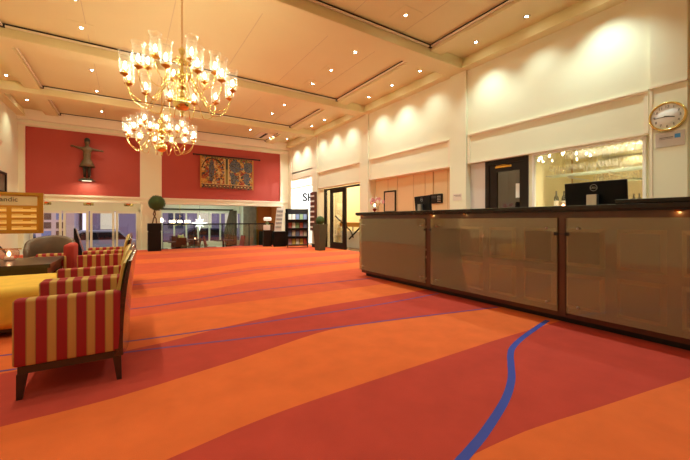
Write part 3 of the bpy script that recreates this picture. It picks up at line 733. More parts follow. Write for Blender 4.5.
def lamp_point(x, y, z, e, col=WARM2, r=.1, name='room_lamp'):
    ld = bpy.data.lights.new(name, 'POINT'); ld.energy = e; ld.color = col; ld.shadow_soft_size = r
    return ld
def ceiling_lamp(name, label, x, y, z, e, col=WARM2, r=.1, h=.06, body='brass', group=None, lens='lampw'):
    t = thing(name, label, 'lamp', (x, y, z), 0, group)
    m = MB(); m.lathe([(r, 0), (r, -h), (r * .94, -h), (r * .94, -.005)], 24); m.build('drum', body, t)
    m = MB(); m.lathe([(0, -h * .9), (r * .9, -h * .9)], 20); m.build('diffuser', lens, t)
    lo = bpy.data.objects.new('lamp_light', lamp_point(0, 0, 0, e, col, r * .6)); COL.objects.link(lo); lo.parent = t; lo.location = (0, 0, -h - .09)
    return t
ceiling_lamp('hall_ceiling_lamp', 'round ceiling lamp in the stair hall beyond the glazed door', 7.2, 9.6, 2.6, 80, WARM2B)

# ------------------------------------------------------------------ shop bay, fourth bay
mb = MB(); mb.box(W + 2.3, W + 2.4, 11.2, YB, 0, 3.0); mb.box(W, W + 2.4, 11.2, YB, 2.95, 3.0); mb.box(W + .25, W + 2.4, 11.2, 11.3, 0, 3.0)
mb.box(W + .25, W + 2.4, 11.2, YB, -.1, -.002)
struct(mb.build('wall_shop', ['white']))
d = sempty('window_2', (W + .1, 12.5, 2.3))
m = MB(); m.box(W + .05, W + .1, PIL[3][1], YB, 2.33, 2.37); m.box(W + .05, W + .1, PIL[3][1], YB, 2.69, 2.72)
for k in range(12): m.box(W + .06, W + .09, 11.42 + k * .19, 11.44 + k * .19, 2.37, 2.69)
m.build('frame', 'trim', d, True)
m = MB(); m.box(W + .07, W + .076, PIL[3][1], YB, 2.37, 2.69); m.build('pane', 'glass', d, True)
t = thing('shop_sign', 'white lit fascia with dark capital letters SHOP behind the brochure rack', 'sign', (6.95, YB - .06, 1.6))
m = MB(); m.box(-1.0, 1.0, -.02, .03, 0, .85); m.build('fascia', 'shopw', t)
text_obj('lettering', 'SHOP', .50, .01, 'black', t, ROT_BACK(.16, -.034, .40), bold=.014)
ceiling_lamp('shop_lamp', 'round lamp on the shop ceiling above the brochure racks', 6.6, 12.4, 2.94, 75, (1, .96, .9), body='trim')
CARD = ['card_r', 'card_b', 'card_y', 'card_g', 'card_p', 'card_p', 'card_w', 'card_w', 'card_w', 'card_w', 'card_y']
def leaflet(x, y, z, rz, tilt, w, h, mm, lab, grp):
    m = MB(); m.box(-w / 2, w / 2, -.004, .004, 0, h); o = m.build('leaflet', mm); o.location = (x, y, z)
    o.rotation_euler = (tilt, 0, rz); tag(o, lab, 'leaflet', grp); return o
# main rack
RX, RY, RZ = 5.34, 11.60, R(-24)
t = thing('brochure_rack', 'wide black tiered brochure rack in front of the shop', 'rack', (RX, RY, 0), RZ)
m = MB(); m.box(-.39, -.36, -.2, .2, 0, 1.42); m.box(.36, .39, -.2, .2, 0, 1.42); m.build('side_panel', 'black', t)
m = MB(); m.box(-.36, .36, .17, .2, .03, 1.42); m.build('back_panel', mat('dark_grey_back', (60, 66, 76), .5), t)
SH = [.06, .36, .66, .98]
for i, z in enumerate(SH):
    m = MB(); m.hexa([(-.36, -.24 + .03 * i, z), (.36, -.24 + .03 * i, z), (.36, .17, z + .05), (-.36, .17, z + .05)], [(-.36, -.24 + .03 * i, z + .02), (.36, -.24 + .03 * i, z + .02), (.36, .17, z + .07), (-.36, .17, z + .07)])
    m.box(-.36, .36, -.255 + .03 * i, -.24 + .03 * i, z, z + .045); m.build('shelf', 'black', t)
rc, rs = math.cos(RZ), math.sin(RZ)
SHN = ['bottom', 'second lowest', 'second highest', 'top']; PO = ['leftmost', 'second from left', 'middle', 'second from right', 'rightmost']
for i, z in enumerate(SH):
    for k in range(5):
        lx = -.28 + k * .14; ly = -.12 + .03 * i
        cm = rnd.choice(CARD)
        leaflet(RX + lx * rc - ly * rs, RY + lx * rs + ly * rc, z + .052, RZ, R(-38), .12, .25, cm, 'printed leaflet, %s on the %s shelf of the wide brochure rack' % (PO[k], SHN[i]), 'leaflets on the wide rack')
# narrow white literature stand and black cabinet to its left
t = thing('literature_stand', 'white sloping leaflet display standing on a black cabinet', 'display stand', (4.83, 12.30, 0), R(-14))
m = MB(); m.box(-.16, .30, -.18, .18, 0, .58, bev=.01); m.build('cabinet', 'black', t)
m = MB(); m.hexa([(-.14, -.12, .58), (.12, -.12, .58), (.12, -.04, .58), (-.14, -.04, .58)], [(-.02, .04, 1.48), (.24, .04, 1.48), (.24, .12, 1.48), (-.02, .12, 1.48)]); m.build('display_face', 'card_w', t)
m = MB()
for z in (.7, .85, 1.0, 1.15, 1.3):
    u = (z - .58) / .9; m.box(-.12 + .12 * u, .10 + .12 * u, -.135 + .16 * u, -.11 + .16 * u, z, z + .08)
m.build('leaflet_rows', mat('pale_grey_print', (176, 180, 178), .5, var=.3, vs=30), t)
t = thing('terminal_kiosk', 'black upright kiosk between the leaflet display and the wide rack', 'kiosk', (5.36, 12.5, 0), R(-20))
m = MB(); m.box(-.13, .13, -.14, .14, 0, 1.3, bev=.012); m.build('housing', 'black', t)
m = MB(); m.hexa([(-.12, -.15, 1.0), (.12, -.15, 1.0), (.12, -.10, 1.0), (-.12, -.10, 1.0)], [(-.12, -.08, 1.45), (.12, -.08, 1.45), (.12, -.02, 1.45), (-.12, -.02, 1.45)]); m.build('screen', 'screen', t)
t = thing('paper_holder', 'small white paper holder at the left edge of the display stand', 'holder', (4.50, 12.55, 0), R(-10))
m = MB(); m.box(-.15, .15, -.12, .12, 0, .62); m.build('dark_plinth', 'doorw', t)
m = MB(); m.box(-.14, .10, -.1, .06, .62, .82, bev=.01); m.hexa([(-.14, -.1, .98), (.14, -.1, .98), (.14, .08, 1.05), (-.14, .08, 1.05)], [(-.10, -.06, 1.06), (.16, -.06, 1.06), (.16, .10, 1.12), (-.10, .10, 1.12)]); m.box(-.02, .02, .0, .03, .82, 1.0); m.build('white_tray', 'card_w', t)
m = MB(); m.sphere((0, -.03, .9), .06, 8); m.build('green_card', 'card_g', t)
# brown magazine rack on the pillar
t = thing('magazine_rack', 'tall reddish-brown wall rack of white cards on the pillar left of the glazed doors', 'rack', (W - .05, 11.16, .62))
m = MB(); m.box(-.10, 0, -.20, .17, 0, 1.42, bev=.005); m.build('board', 'brick', t)
for i in range(7):
    for k, y in enumerate((-.14, -.03, .08)):
        m = MB(); m.box(-.112, -.10, y - .03, y + .06, .10 + i * .19, .16 + i * .19); m.build('white_card', 'card_w', t)
# tall pot with clipped ball in front of the glazed doors
def ball(m, c, r, n=900, q=.02):
    m.sphere(c, r * .93, 16)
    for _ in range(n):
        v = Vector((rnd.gauss(0, 1), rnd.gauss(0, 1), rnd.gauss(0, 1))).normalized(); p = Vector(c) + v * r * rnd.uniform(.92, 1.03)
        a = v.orthogonal().normalized(); a.rotate(Matrix.Rotation(rnd.uniform(0, 6.28), 3, v)); b = v.cross(a) * q * .5; a = a * q + v * q * rnd.uniform(-.5, .6)
        m.poly([p - a, p + b, p + a, p - b])
t = thing('potted_topiary', 'clipped green ball in a tall tapering grey pot by the glazed doors', 'plant', (5.40, 9.95, 0), R(10))
m = MB(); m.hexa([(-.12, -.12, 0), (.12, -.12, 0), (.12, .12, 0), (-.12, .12, 0)], [(-.18, -.18, .86), (.18, -.18, .86), (.18, .18, .86), (-.18, .18, .86)])
m.box(-.185, .185, -.185, .185, .84, .87); m.build('pot', 'pot', t)
m = MB(); ball(m, (0, 0, .99), .155, 700, .014); m.build('foliage', 'green', t)
# topiary tree on the left
t = thing('topiary_tree', 'ball-clipped topiary tree with twisted stems in a square black planter by the railing', 'plant', (.73, 12.75, 0), R(0))
m = MB(); m.box(-.19, .19, -.19, .19, .0, .62); m.box(-.175, .175, -.175, .175, .62, .66); m.box(-.20, .20, -.20, .20, .66, .90); m.build('planter', 'black', t)
m = MB(); m.tube([(-.06, 0, .88), (-.02, .03, 1.05), (.03, 0, 1.2), (.0, 0, 1.4)], .02, 7); m.tube([(.06, 0, .88), (.05, -.03, 1.05), (-.03, 0, 1.2), (.02, 0, 1.4)], .018, 7); m.build('stem', 'bark', t)
m = MB(); ball(m, (.07, 0, 1.57), .255, 1100, .022); m.build('foliage', 'green', t)

# ------------------------------------------------------------------ railing at the drop
t = thing('glass_railing', 'glass balustrade with black handrail along the edge above the dining room', 'railing', (2.9, 13.08, 0))
m = MB(); m.box(1.0, 4.95, 13.06, 13.10, .84, .885, bev=.006); m.build('handrail', 'black', t, True)
for i in range(4):
    a = 1.0 + i * .99; m = MB(); m.box(a + .02, a + .97, 13.075, 13.085, .06, .84); m.build('glass_panel', 'rail_glass', t, True)
for i in range(5):
    x = 1.0 + i * .9875; m = MB(); m.box(x - .012, x + .012, 13.065, 13.095, 0, .84); m.build('post', 'black', t, True)

# ------------------------------------------------------------------ entrance vestibule on the left, lower level
mb = MB()
mb.box(-2.9, -2.75, YB + .3, 15.3, LOW, 1.75); mb.box(.62, .75, YB + .3, 18, LOW, 1.75); mb.box(-2.9, .75, YB + .3, 15.3, 1.64, 1.75)
mb.box(-2.75, .62, 15.0, 15.12, 1.33, 1.64)
struct(mb.build('wall_vestibule', ['wall']))
mb = MB(); mb.box(LW, .6, 13.2, 13.26, -.6, .02)
struct(mb.build('trim_9', ['trim']))
for i, (a, b) in enumerate(((-2.73, -1.92), (-1.88, -1.18), (-1.14, -.42), (-.38, .33))):
    d = sempty('door_%d' % (i + 3), ((a + b) / 2, 15.05, LOW)); f = .07
    m = MB(); m.box(a, a + f, 15.02, 15.09, LOW, 1.33); m.box(b - f, b, 15.02, 15.09, LOW, 1.33); m.box(a + f, b - f, 15.02, 15.09, 1.25, 1.33); m.box(a + f, b - f, 15.02, 15.09, LOW, LOW + .25)
    m.build('frame', 'trim', d, True)
    m = MB(); m.box(a + f, b - f, 15.05, 15.06, LOW + .25, 1.25); m.build('pane', 'glass', d, True)
    m = MB(); m.tube([(b - .04, 15.02, .25), (b - .04, 14.98, .25), (b - .04, 14.98, .6), (b - .04, 15.02, .6)], .01, 6); m.build('handle', 'steel', d, True)
mb = MB(); mb.box(.33, .62, 15.0, 15.1, LOW, 1.4)
struct(mb.build('trim_10', ['ochre' if 0 else 'trim']))
for x, n in ((-2.18, 'left'), (-1.10, 'middle'), (0.02, 'right')):
    ceiling_lamp('drum_lamp', '%s of three round brass drum lamps above the entrance doors' % n, x, 14.02, 1.64, 3, WARM2B, r=.14, h=.15, group='brass drum lamps over the entrance')
# stair handrail by the entrance
t = thing('stair_rail', 'slim black sloping stair rail panel near the entrance doors', 'railing', (-1.18, 12.0, 0))
m = MB(); m.prism([(-1.27, 0), (-1.06, 0), (-1.10, .2), (-1.24, .78), (-1.27, .78)], 'Y', 11.98, 12.03); m.build('rail_panel', 'black', t, True)
m = MB(); m.tube([(-1.27, 12.0, .78), (-1.22, 12.0, .77), (-1.05, 12.0, .12)], .016, 6); m.build('handrail', 'steel', t, True)

# ------------------------------------------------------------------ dining room, lower level
mb = MB()
mb.box(.75, 9.3, 18.0, 18.1, LOW, -.10); mb.box(.75, 9.3, 18.0, 18.1, 1.40, 2.2); mb.box(.75, 9.3, YB + .3, 18.1, 2.1, 2.2)
mb.box(4.95, 5.25, 16.4, 18.0, LOW, 2.1)
struct(mb.build('wall_dining', ['wall']))
mb = MB(); mb.box(5.25, 9.3, 16.0, 16.1, LOW, 2.1); mb.box(5.95, 6.05, 14.2, 16.0, LOW, 2.1)
struct(mb.build('wall_orange', ['orange_wall']))
mb = MB(); mb.box(4.58, 5.20, 16.0, 16.06, LOW, 2.1); struct(mb.build('trim_11', ['stone']))
mb = MB(); mb.box(5.20, 5.25, 15.98, 16.06, LOW, 2.1); struct(mb.build('trim_12', ['gold']))
mb = MB(); mb.box(.75, 4.6, 17.9, 17.95, 1.50, 1.56); struct(mb.build('trim_13', ['doorw']))
for i in range(8):
    a = .80 + i * .53; b = a + .53
    d = sempty('window_%d' % (i + 3), ((a + b) / 2, 18.05, -.1))
    m = MB(); m.box(a, a + .035, 18.0, 18.1, -.1, 1.4); m.box(b - .035, b, 18.0, 18.1, -.1, 1.4); m.box(a + .035, b - .035, 18.0, 18.1, 1.34, 1.4); m.box(a + .035, b - .035, 18.0, 18.1, -.1, -.04); m.build('frame', 'trim', d, True)
    m = MB(); m.box(a + .035, b - .035, 18.04, 18.05, -.04, 1.34); m.build('pane', 'glass', d, True)
def folds(m, x0, x1, y, z0, z1, n, amp):
    N = n * 6
    rows = []
    for z, w in ((z1, .55), (z0 + (z1 - z0) * .45, 1.0), (z0, .8)):
        rows.append([m.bm.verts.new((x1 + (x0 - x1) * w * (1 - i / N), y + amp * math.sin(2 * PI * i / 6), z)) for i in range(N + 1)])
    for A, B in zip(rows, rows[1:]):
        for i in range(N): m.bm.faces.new((A[i], A[i + 1], B[i + 1], B[i])).smooth = True
m = MB(); folds(m, 4.05, 4.7, 17.6, LOW + .02, 1.5, 6, .04)
tag(m.build('window_curtain', 'curtain', solid=.01), 'brown gathered curtain at the right end of the dining room windows', 'curtain')
t = thing('dark_wine_cabinet', 'dark wooden cabinet with three round yellow signs against the orange wall', 'cabinet', (5.62, 15.6, LOW))
m = MB(); m.box(-.33, .33, -.15, .3, 0, 1.10, bev=.01); m.build('cabinet_body', 'doorw', t)
for k, z in enumerate((.82, 1.08, 1.38)):
    m = MB(); m.cyl((0, -.17, z), (0, -.15, z), .10, 20); m.build('round_sign', 'card_y' if k else 'card_g', t)
m = MB(); m.box(-.03, .03, -.15, -.1, 1.1, 1.55); m.build('sign_post', 'doorw', t)
# star lamp
t = thing('star_lamp', 'white many-pointed paper star lamp glowing in the dining room', 'lamp', (2.74, 16.5, .875))
m = MB()
for i, (v, L) in enumerate([(Vector((math.sin(a), 0, math.cos(a))), .38 if k % 2 == 0 else .27) for k, a in enumerate([2 * PI * j / 8 for j in range(8)])] + [(Vector((math.sin(a) * .6, s * .7, math.cos(a) * .6)).normalized(), .28) for s in (-1, 1) for a in (.4, 2, 3.5, 5)]):
    p = v.orthogonal().normalized(); q = v.cross(p); r0 = .085
    b = bmesh.new(); base = [b.verts.new(v * .04 + (p * math.cos(x) + q * math.sin(x)) * r0) for x in (0, PI / 2, PI, 3 * PI / 2)]; tip = b.verts.new(v * L)
    for k in range(4): b.faces.new((base[k], base[(k + 1) % 4], tip))
    bmesh.ops.recalc_face_normals(b, faces=b.faces[:]); m._merge(b)
m.sphere((0, 0, 0), .1, 10); m.build('star', 'star', t)
m = MB(); m.cyl((0, 0, .1), (0, 0, 1.22), .004, 5); m.build('cord', 'blackm', t)
# small bright chandelier
t = thing('dining_chandelier', 'bright wide chandelier of small white shades over the dining tables', 'chandelier', (1.87, 16.0, .80))
m = MB(); m.cyl((0, 0, 0), (0, 0, 1.3), .008, 6); m.sphere((0, 0, .02), .05, 10)
for k in range(8):
    a = 2 * PI * k / 8; m.tube([(0, 0, .05), (.2 * math.cos(a), .2 * math.sin(a), -.03), (.36 * math.cos(a), .36 * math.sin(a), .10)], .008, 5)
m.build('frame', 'brass', t)
for k in range(8):
    a = 2 * PI * k / 8; m = MB(); m.lathe([(0, .10), (.055, .10), (.035, .2), (0, .2)], 10, (.36 * math.cos(a), .36 * math.sin(a), 0)); m.build('shade', 'lampw', t)
t = thing('side_lamp', 'small glowing white lamp just right of the topiary tree', 'lamp', (1.16, 16.2, .3))
m = MB(); m.lathe([(0, .60), (.09, .62), (.11, .70), (.08, .78), (0, .80)], 14); m.build('globe', 'lampw', t)
m = MB(); m.cyl((0, 0, -.92), (0, 0, .6), .012, 8); m.lathe([(0, -.92), (.12, -.92), (.12, -.9), (0, -.88)], 14); m.build('stand', 'blackm', t)
ld = bpy.data.lights.new('dining_glow', 'AREA'); ld.energy = 40; ld.color = WARM2; ld.size = 2.5
t = thing('ceiling_light_panel', 'flat square light panel on the dining room ceiling', 'lamp', (3.2, 15.8, 2.09))
m = MB(); m.box(-.5, .5, -.5, .5, -.02, 0); m.build('panel', 'lens' if 0 else 'star', t)
lo = bpy.data.objects.new('panel_light', ld); COL.objects.link(lo); lo.parent = t; lo.location = (0, 0, -.04)
# tables and chairs
def dtable(x, y, lab):
    t = thing('dining_table', lab, 'table', (x, y, LOW), 0, 'dining tables on the lower level')
    m = MB(); m.box(-.4, .4, -.35, .35, .72, .75, bev=.005); m.build('tabletop', 'doorw', t)
    m = MB(); m.cyl((0, 0, .02), (0, 0, .72), .03, 10); m.build('pedestal', 'blackm', t)
    m = MB(); m.box(-.25, .25, -.04, .04, 0, .03); m.box(-.04, .04, -.25, .25, 0, .03); m.build('foot', 'blackm', t)
def dchair(x, y, rz, mm, lab):
    t = thing('dining_chair', lab, 'chair', (x, y, LOW), rz, 'chairs in the lower dining room')
    m = MB(); m.box(-.21, .21, -.21, .21, .42, .48, bev=.015); m.build('seat', mm, t)
    m = MB(); m.hexa([(-.21, .17, .48), (.21, .17, .48), (.21, .21, .48), (-.21, .21, .48)], [(-.18, .24, .94), (.18, .24, .94), (.18, .28, .94), (-.18, .28, .94)]); m.build('backrest', mm, t)
    for a in (-.18, .18):
        for b in (-.18, .18):
            m = MB(); m.leg(a, b, 0, .42, .014, .02); m.build('leg', 'doorw', t)
dtable(1.75, 15.3, 'dark dining table under the bright white chandelier'); dtable(3.55, 15.4, 'dark dining table between the red chairs'); dtable(2.6, 16.6, 'dark dining table below the star lamp')
dchair(1.15, 15.3, R(90), 'doorw', 'dark dining chair nearest the topiary tree'); dchair(1.75, 14.75, R(180), 'doorw', 'dark dining chair on the near side of the table under the chandelier')
dchair(2.32, 15.3, R(-90), 'doorw', 'dark dining chair right of the table under the chandelier'); dchair(2.98, 15.35, R(70), 'chairred', 'dark red dining chair left of the right-hand table')
dchair(4.15, 15.4, R(-80), 'chairred', 'dark red dining chair right of the right-hand table'); dchair(2.6, 17.15, 0, 'doorw', 'dark dining chair behind the table below the star lamp')
dchair(1.75, 15.9, 0, 'doorw', 'dark dining chair on the far side of the table under the chandelier')
t = thing('flower_vase', 'white and yellow flowers in a vase on the table under the chandelier', 'flowers', (1.82, 15.3, LOW + .751))
m = MB(); m.lathe([(0, 0), (.04, 0), (.05, .06), (.03, .1)], 12); m.build('vase', 'card_w', t)
m = MB()
for _ in range(26): m.sphere((rnd.uniform(-.11, .11), rnd.uniform(-.11, .11), rnd.uniform(.12, .26)), .035, 6)
m.build('blossoms', mat('pale_yellow_petals', (236, 222, 150), .6), t)
t = thing('table_candle', 'small lit yellow candle glass on the table below the star lamp', 'candle', (2.55, 16.55, LOW + .751))
m = MB(); m.lathe([(0, 0), (.04, 0), (.045, .09)], 12); m.build('jar', 'pinkglass', t)
m = MB(); m.lathe([(0, .01), (.025, .02), (.02, .06), (0, .08)], 8); m.build('flame', 'candle', t)
t = thing('low_shrub', 'low green shrub in a trough beyond the railing', 'plant', (2.2, 14.3, LOW))
m = MB(); m.box(-.5, .5, -.15, .15, 0, .42); m.build('trough', 'doorw', t)
m = MB()
for _ in range(500):
    p = Vector((rnd.uniform(-.48, .48), rnd.uniform(-.14, .14), rnd.uniform(.4, .66))); a = Vector((rnd.gauss(0, 1), rnd.gauss(0, 1), rnd.gauss(0, 1))).normalized() * .035; b = a.orthogonal().normalized() * .012
    m.poly([p - a, p + b, p + a, p - b])
m.build('foliage', mat('olive_leaf', (92, 88, 50), .7, var=.3, vs=20), t)

# ------------------------------------------------------------------ street outside
mb = MB(); mb.box(-40, 60, 18.2, 60, LOW - .5, LOW - .3); mb.box(-30, .6, 15.2, 18.2, LOW - .5, LOW - .02, mi=1); struct(mb.build('ground', ['tarmac', 'snow']))
def building(x0, x1, y, h, mm, lab):
    t = thing('street_building', lab, 'building', ((x0 + x1) / 2, y, LOW - .3))
    m = MB(); m.box(x0, x1, y, y + 5, LOW - .3, h); m.build('facade', mm, t, True)
    x = x0 + 1; k = 0
    while x < x1 - 1.5:
        for z in (.2, 3.2):
            m = MB(); m.box(x, x + 1.3, y - .05, y + .02, z, z + 1.5); m.build('window', 'litwin' if (k * 5 + int(z)) % 3 != 1 else 'car1', t, True)
        x += 2.6; k += 1
building(-16, -3.5, 34, 8, 'facade2', 'pale street building seen through the left entrance doors')
building(-3, 12, 36, 9, 'facade', 'mauve street building seen through the right entrance doors')
building(13, 30, 35, 8, 'facade2', 'pale street building beyond the dining room windows')
def car(x, y, rz, mm, lab):
    t = thing('parked_car', lab, 'car', (x, y, LOW - .3), rz)
    m = MB(); m.prism([(-2.1, .3), (2.1, .3), (2.15, .75), (1.3, .85), (.8, 1.35), (-.9, 1.38), (-1.6, .9), (-2.15, .85)], 'Y', -.8, .8); m.build('body', mm, t)
    m = MB(); m.prism([(1.12, .88), (.74, 1.28), (-.84, 1.3), (-1.38, .92)], 'Y', -.81, .81); m.build('side_window', 'screen', t)
    for a in (-1.3, 1.3):
        for b in (-.75, .75):
            m = MB(); m.cyl((a, b - .1, .31), (a, b + .1, .31), .31, 18); m.build('wheel', 'tyre', t)
car(-5.0, 24, 0, 'car1', 'dark blue car parked outside the entrance'); car(-1.2, 22.5, R(5), 'car2', 'silver car parked outside the right entrance doors')
car(4.5, 25, 0, 'car1', 'dark blue car parked outside the dining room')
t = thing('notice_board', 'board with small framed notices inside the left entrance door', 'board', (-2.3, 16.6, LOW - .02))
m = MB(); m.box(-.55, .55, 0, .06, 0, 2.1); m.build('board', mat('pale_pink_board', (222, 196, 190), .6), t)
for k in range(3):
    for j in range(2):
        m = MB(); m.box(-.4 + j * .42, -.12 + j * .42, -.01, 0, 1.0 + k * .33, 1.24 + k * .33); m.build('framed_notice', 'card_b' if (k + j) % 3 == 0 else 'brick', t)

# ------------------------------------------------------------------ statue and tapestry on the red walls
t = thing('carved_figure', 'carved wooden figure with outstretched arms on a wall bracket, red wall', 'statue', (-1.10, YB - .10, 2.26))
S = [(0, 0, .62), (0, 0, .80), (0, -.01, 1.0), (0, -.01, 1.11), (0, -.03, 1.22), (0, -.03, 1.32),
     (-.12, -.01, 1.02), (-.24, -.03, 1.045), (-.34, -.05, 1.07), (.12, -.01, 1.02), (.24, -.03, 1.00), (.36, -.05, .985),
     (-.055, 0, .55), (-.06, -.01, .30), (-.06, 0, .09), (-.06, -.07, .07), (.055, 0, .55), (.05, -.01, .30), (.05, 0, .09), (.05, -.07, .07)]
Eg = [(0, 1), (1, 2), (2, 3), (3, 4), (4, 5), (2, 6), (6, 7), (7, 8), (2, 9), (9, 10), (10, 11), (0, 12), (12, 13), (13, 14), (14, 15), (0, 16), (16, 17), (17, 18), (18, 19)]
Rr = [.095, .085, .10, .045, .066, .05, .062, .05, .034, .062, .05, .034, .055, .042, .032, .026, .055, .042, .032, .026]
me = bpy.data.meshes.new('figure_body'); me.from_pydata(S, Eg, []); fo = bpy.data.objects.new('figure_body', me); COL.objects.link(fo); fo.parent = t
md = fo.modifiers.new('skin', 'SKIN'); md.use_smooth_shade = True
for v, r in zip(me.skin_vertices[0].data, Rr): v.radius = (r, r * .8)
me.skin_vertices[0].data[0].use_root = True
fo.modifiers.new('sub', 'SUBSURF').levels = 1; fo.modifiers['sub'].render_levels = 1; me.materials.append(M['bronze'])
m = MB(); m.lathe([(.10, .98), (.105, .85), (.09, .72), (.17, .55), (.215, .44), (.19, .44), (.08, .7)], 18); m.xf(Matrix.Scale(.7, 4, (0, 1, 0))); m.build('coat', 'bronze', t)
m = MB(); m.sphere((0, -.01, 1.30), .078, 12, sc=(1, 1, 1.05)); m.sphere((0, .03, 1.24), .07, 10, sc=(1.1, .7, 1.4)); m.build('hair', 'bronze_d', t)
m = MB(); m.tube([(-.06, -.005, .48), (-.06, -.005, .12)], [.058, .036], 10); m.tube([(.05, -.005, .48), (.05, -.005, .12)], [.058, .036], 10); m.build('boots', 'bronze_d', t)
m = MB(); m.sphere((-.02, -.09, 1.24), .008, 6); m.sphere((.02, -.09, 1.24), .008, 6); m.sphere((0, -.095, 1.22), .01, 6); m.build('face_features', 'bronze_d', t)
for x, z in ((-.35, 1.07), (.37, .98)):
    m = MB(); m.sphere((x, -.05, z), .032, 8, sc=(1, .5, 1))
    for k in range(4): m.tube([(x, -.05, z), (x + (.06 if x > 0 else -.06), -.05 , z - .03 + k * .02)], .008, 5)
    m.tube([(x, -.05, z), (x + (.02 if x > 0 else -.02), -.05, z + .05)], .008, 5)
    m.build('hand', 'bronze', t)
m = MB(); m.hexa([(-.22, -.14, 0), (.22, -.14, 0), (.22, .10, 0), (-.22, .10, 0)], [(-.12, -.12, .07), (.12, -.12, .07), (.12, .1, .07), (-.12, .1, .07)]); m.build('plinth', 'pot', t)
m = MB(); m.box(-.12, .12, -.12, -.05, -.015, -.001); m.build('added_strip_lamp', emit('added_plinth_glow', (1, .9, .6), 1.2), t)  # lamp added under the plinth to throw a glow on the wall
ld = bpy.data.lights.new('added_plinth_spot', 'AREA'); ld.energy = 3.5; ld.color = WARM; ld.shape = 'RECTANGLE'; ld.size = .35; ld.size_y = .06
lo = bpy.data.objects.new('added_plinth_light', ld); COL.objects.link(lo); lo.parent = t; lo.location = (0, -.10, -.03)
# tapestry, mosaic of woven colours
t = thing('wall_tapestry', 'woven tapestry of figures and trees in gold, rust and blue on a rod', 'tapestry', (3.29, YB, 2.23))
TC = [(190, 140, 62), (160, 84, 50), (92, 98, 110), (140, 48, 38), (196, 170, 108), (60, 66, 60), (122, 110, 62), (46, 40, 38)]
tm = [mat('woven_%d' % i, c, .9, bump=.2, bs=120) for i, c in enumerate(TC)]
m = MB(); NXT, NZT = 92, 56; wT, hT = 2.02, 1.20
trnd = random.Random(3)
blob = [(trnd.uniform(.05, .95), trnd.uniform(.2, .92), trnd.uniform(.5, 1.6), trnd.choice([0, 1, 3, 4, 4, 1, 0, 5, 6, 2])) for _ in range(420)]
def tcol(u, v):
    if u < .025 or u > .975: return 0
    if v > .96: return 6 if int(u * 60) % 3 else 5
    if v < .15:
        if v > .13: return 4
        f = (u * 15) % 1 - .5; g = (v - .07) / .13 * 1.2
        r = f * f + g * g
        return 7 if .05 < r < .14 else (4 if r <= .05 else (5 if trnd.random() < .5 else 1))
    if .44 < u < .52: return (6 if v < .62 else 5) if .455 < u < .505 else 4
    for cx, cy, rx, ry, c in ((.64, .74, .11, .2, 2), (.90, .74, .10, .18, 2), (.20, .55, .05, .36, 2), (.60, .32, .05, .2, 2), (.86, .36, .06, .2, 2)):
        if ((u - cx) / rx) ** 2 + ((v - cy) / ry) ** 2 < 1: return c if trnd.random() < .6 else trnd.choice([5, 6, 7])
    a = math.hypot((u - .22) / .2, (v - .55) / .40)
    if .93 < a < 1.02 and v > .6: return 7
    best = min(blob, key=lambda b: ((u - b[0]) ** 2 * 2.8 + (v - b[1]) ** 2) / b[2])
    if trnd.random() < .2: return trnd.choice([5, 4, 1, 7])
    return best[3]
gv = [[m.bm.verts.new((-wT / 2 + wT * i / NXT, -.05 - .008 * math.sin(i * .35) * (1 - j / NZT), hT * j / NZT - .02 * (i / NXT - .5))) for j in range(NZT + 1)] for i in range(NXT + 1)]
for i in range(NXT):
    for j in range(NZT):
        m.bm.faces.new((gv[i][j], gv[i + 1][j], gv[i + 1][j + 1], gv[i][j + 1])).material_index = tcol((i + .5) / NXT, (j + .5) / NZT)
m.build('woven_cloth', tm, t, solid=.012)
m = MB(); m.cyl((-1.22, -.06, 1.235), (1.25, -.06, 1.235), .022, 10); m.sphere((-1.24, -.06, 1.235), .035, 8); m.sphere((1.27, -.06, 1.235), .035, 8)
for x in (-1.1, 1.1): m.box(x - .015, x + .015, -.05, .05, 1.22, 1.25)
m.build('rod', 'blackm', t)

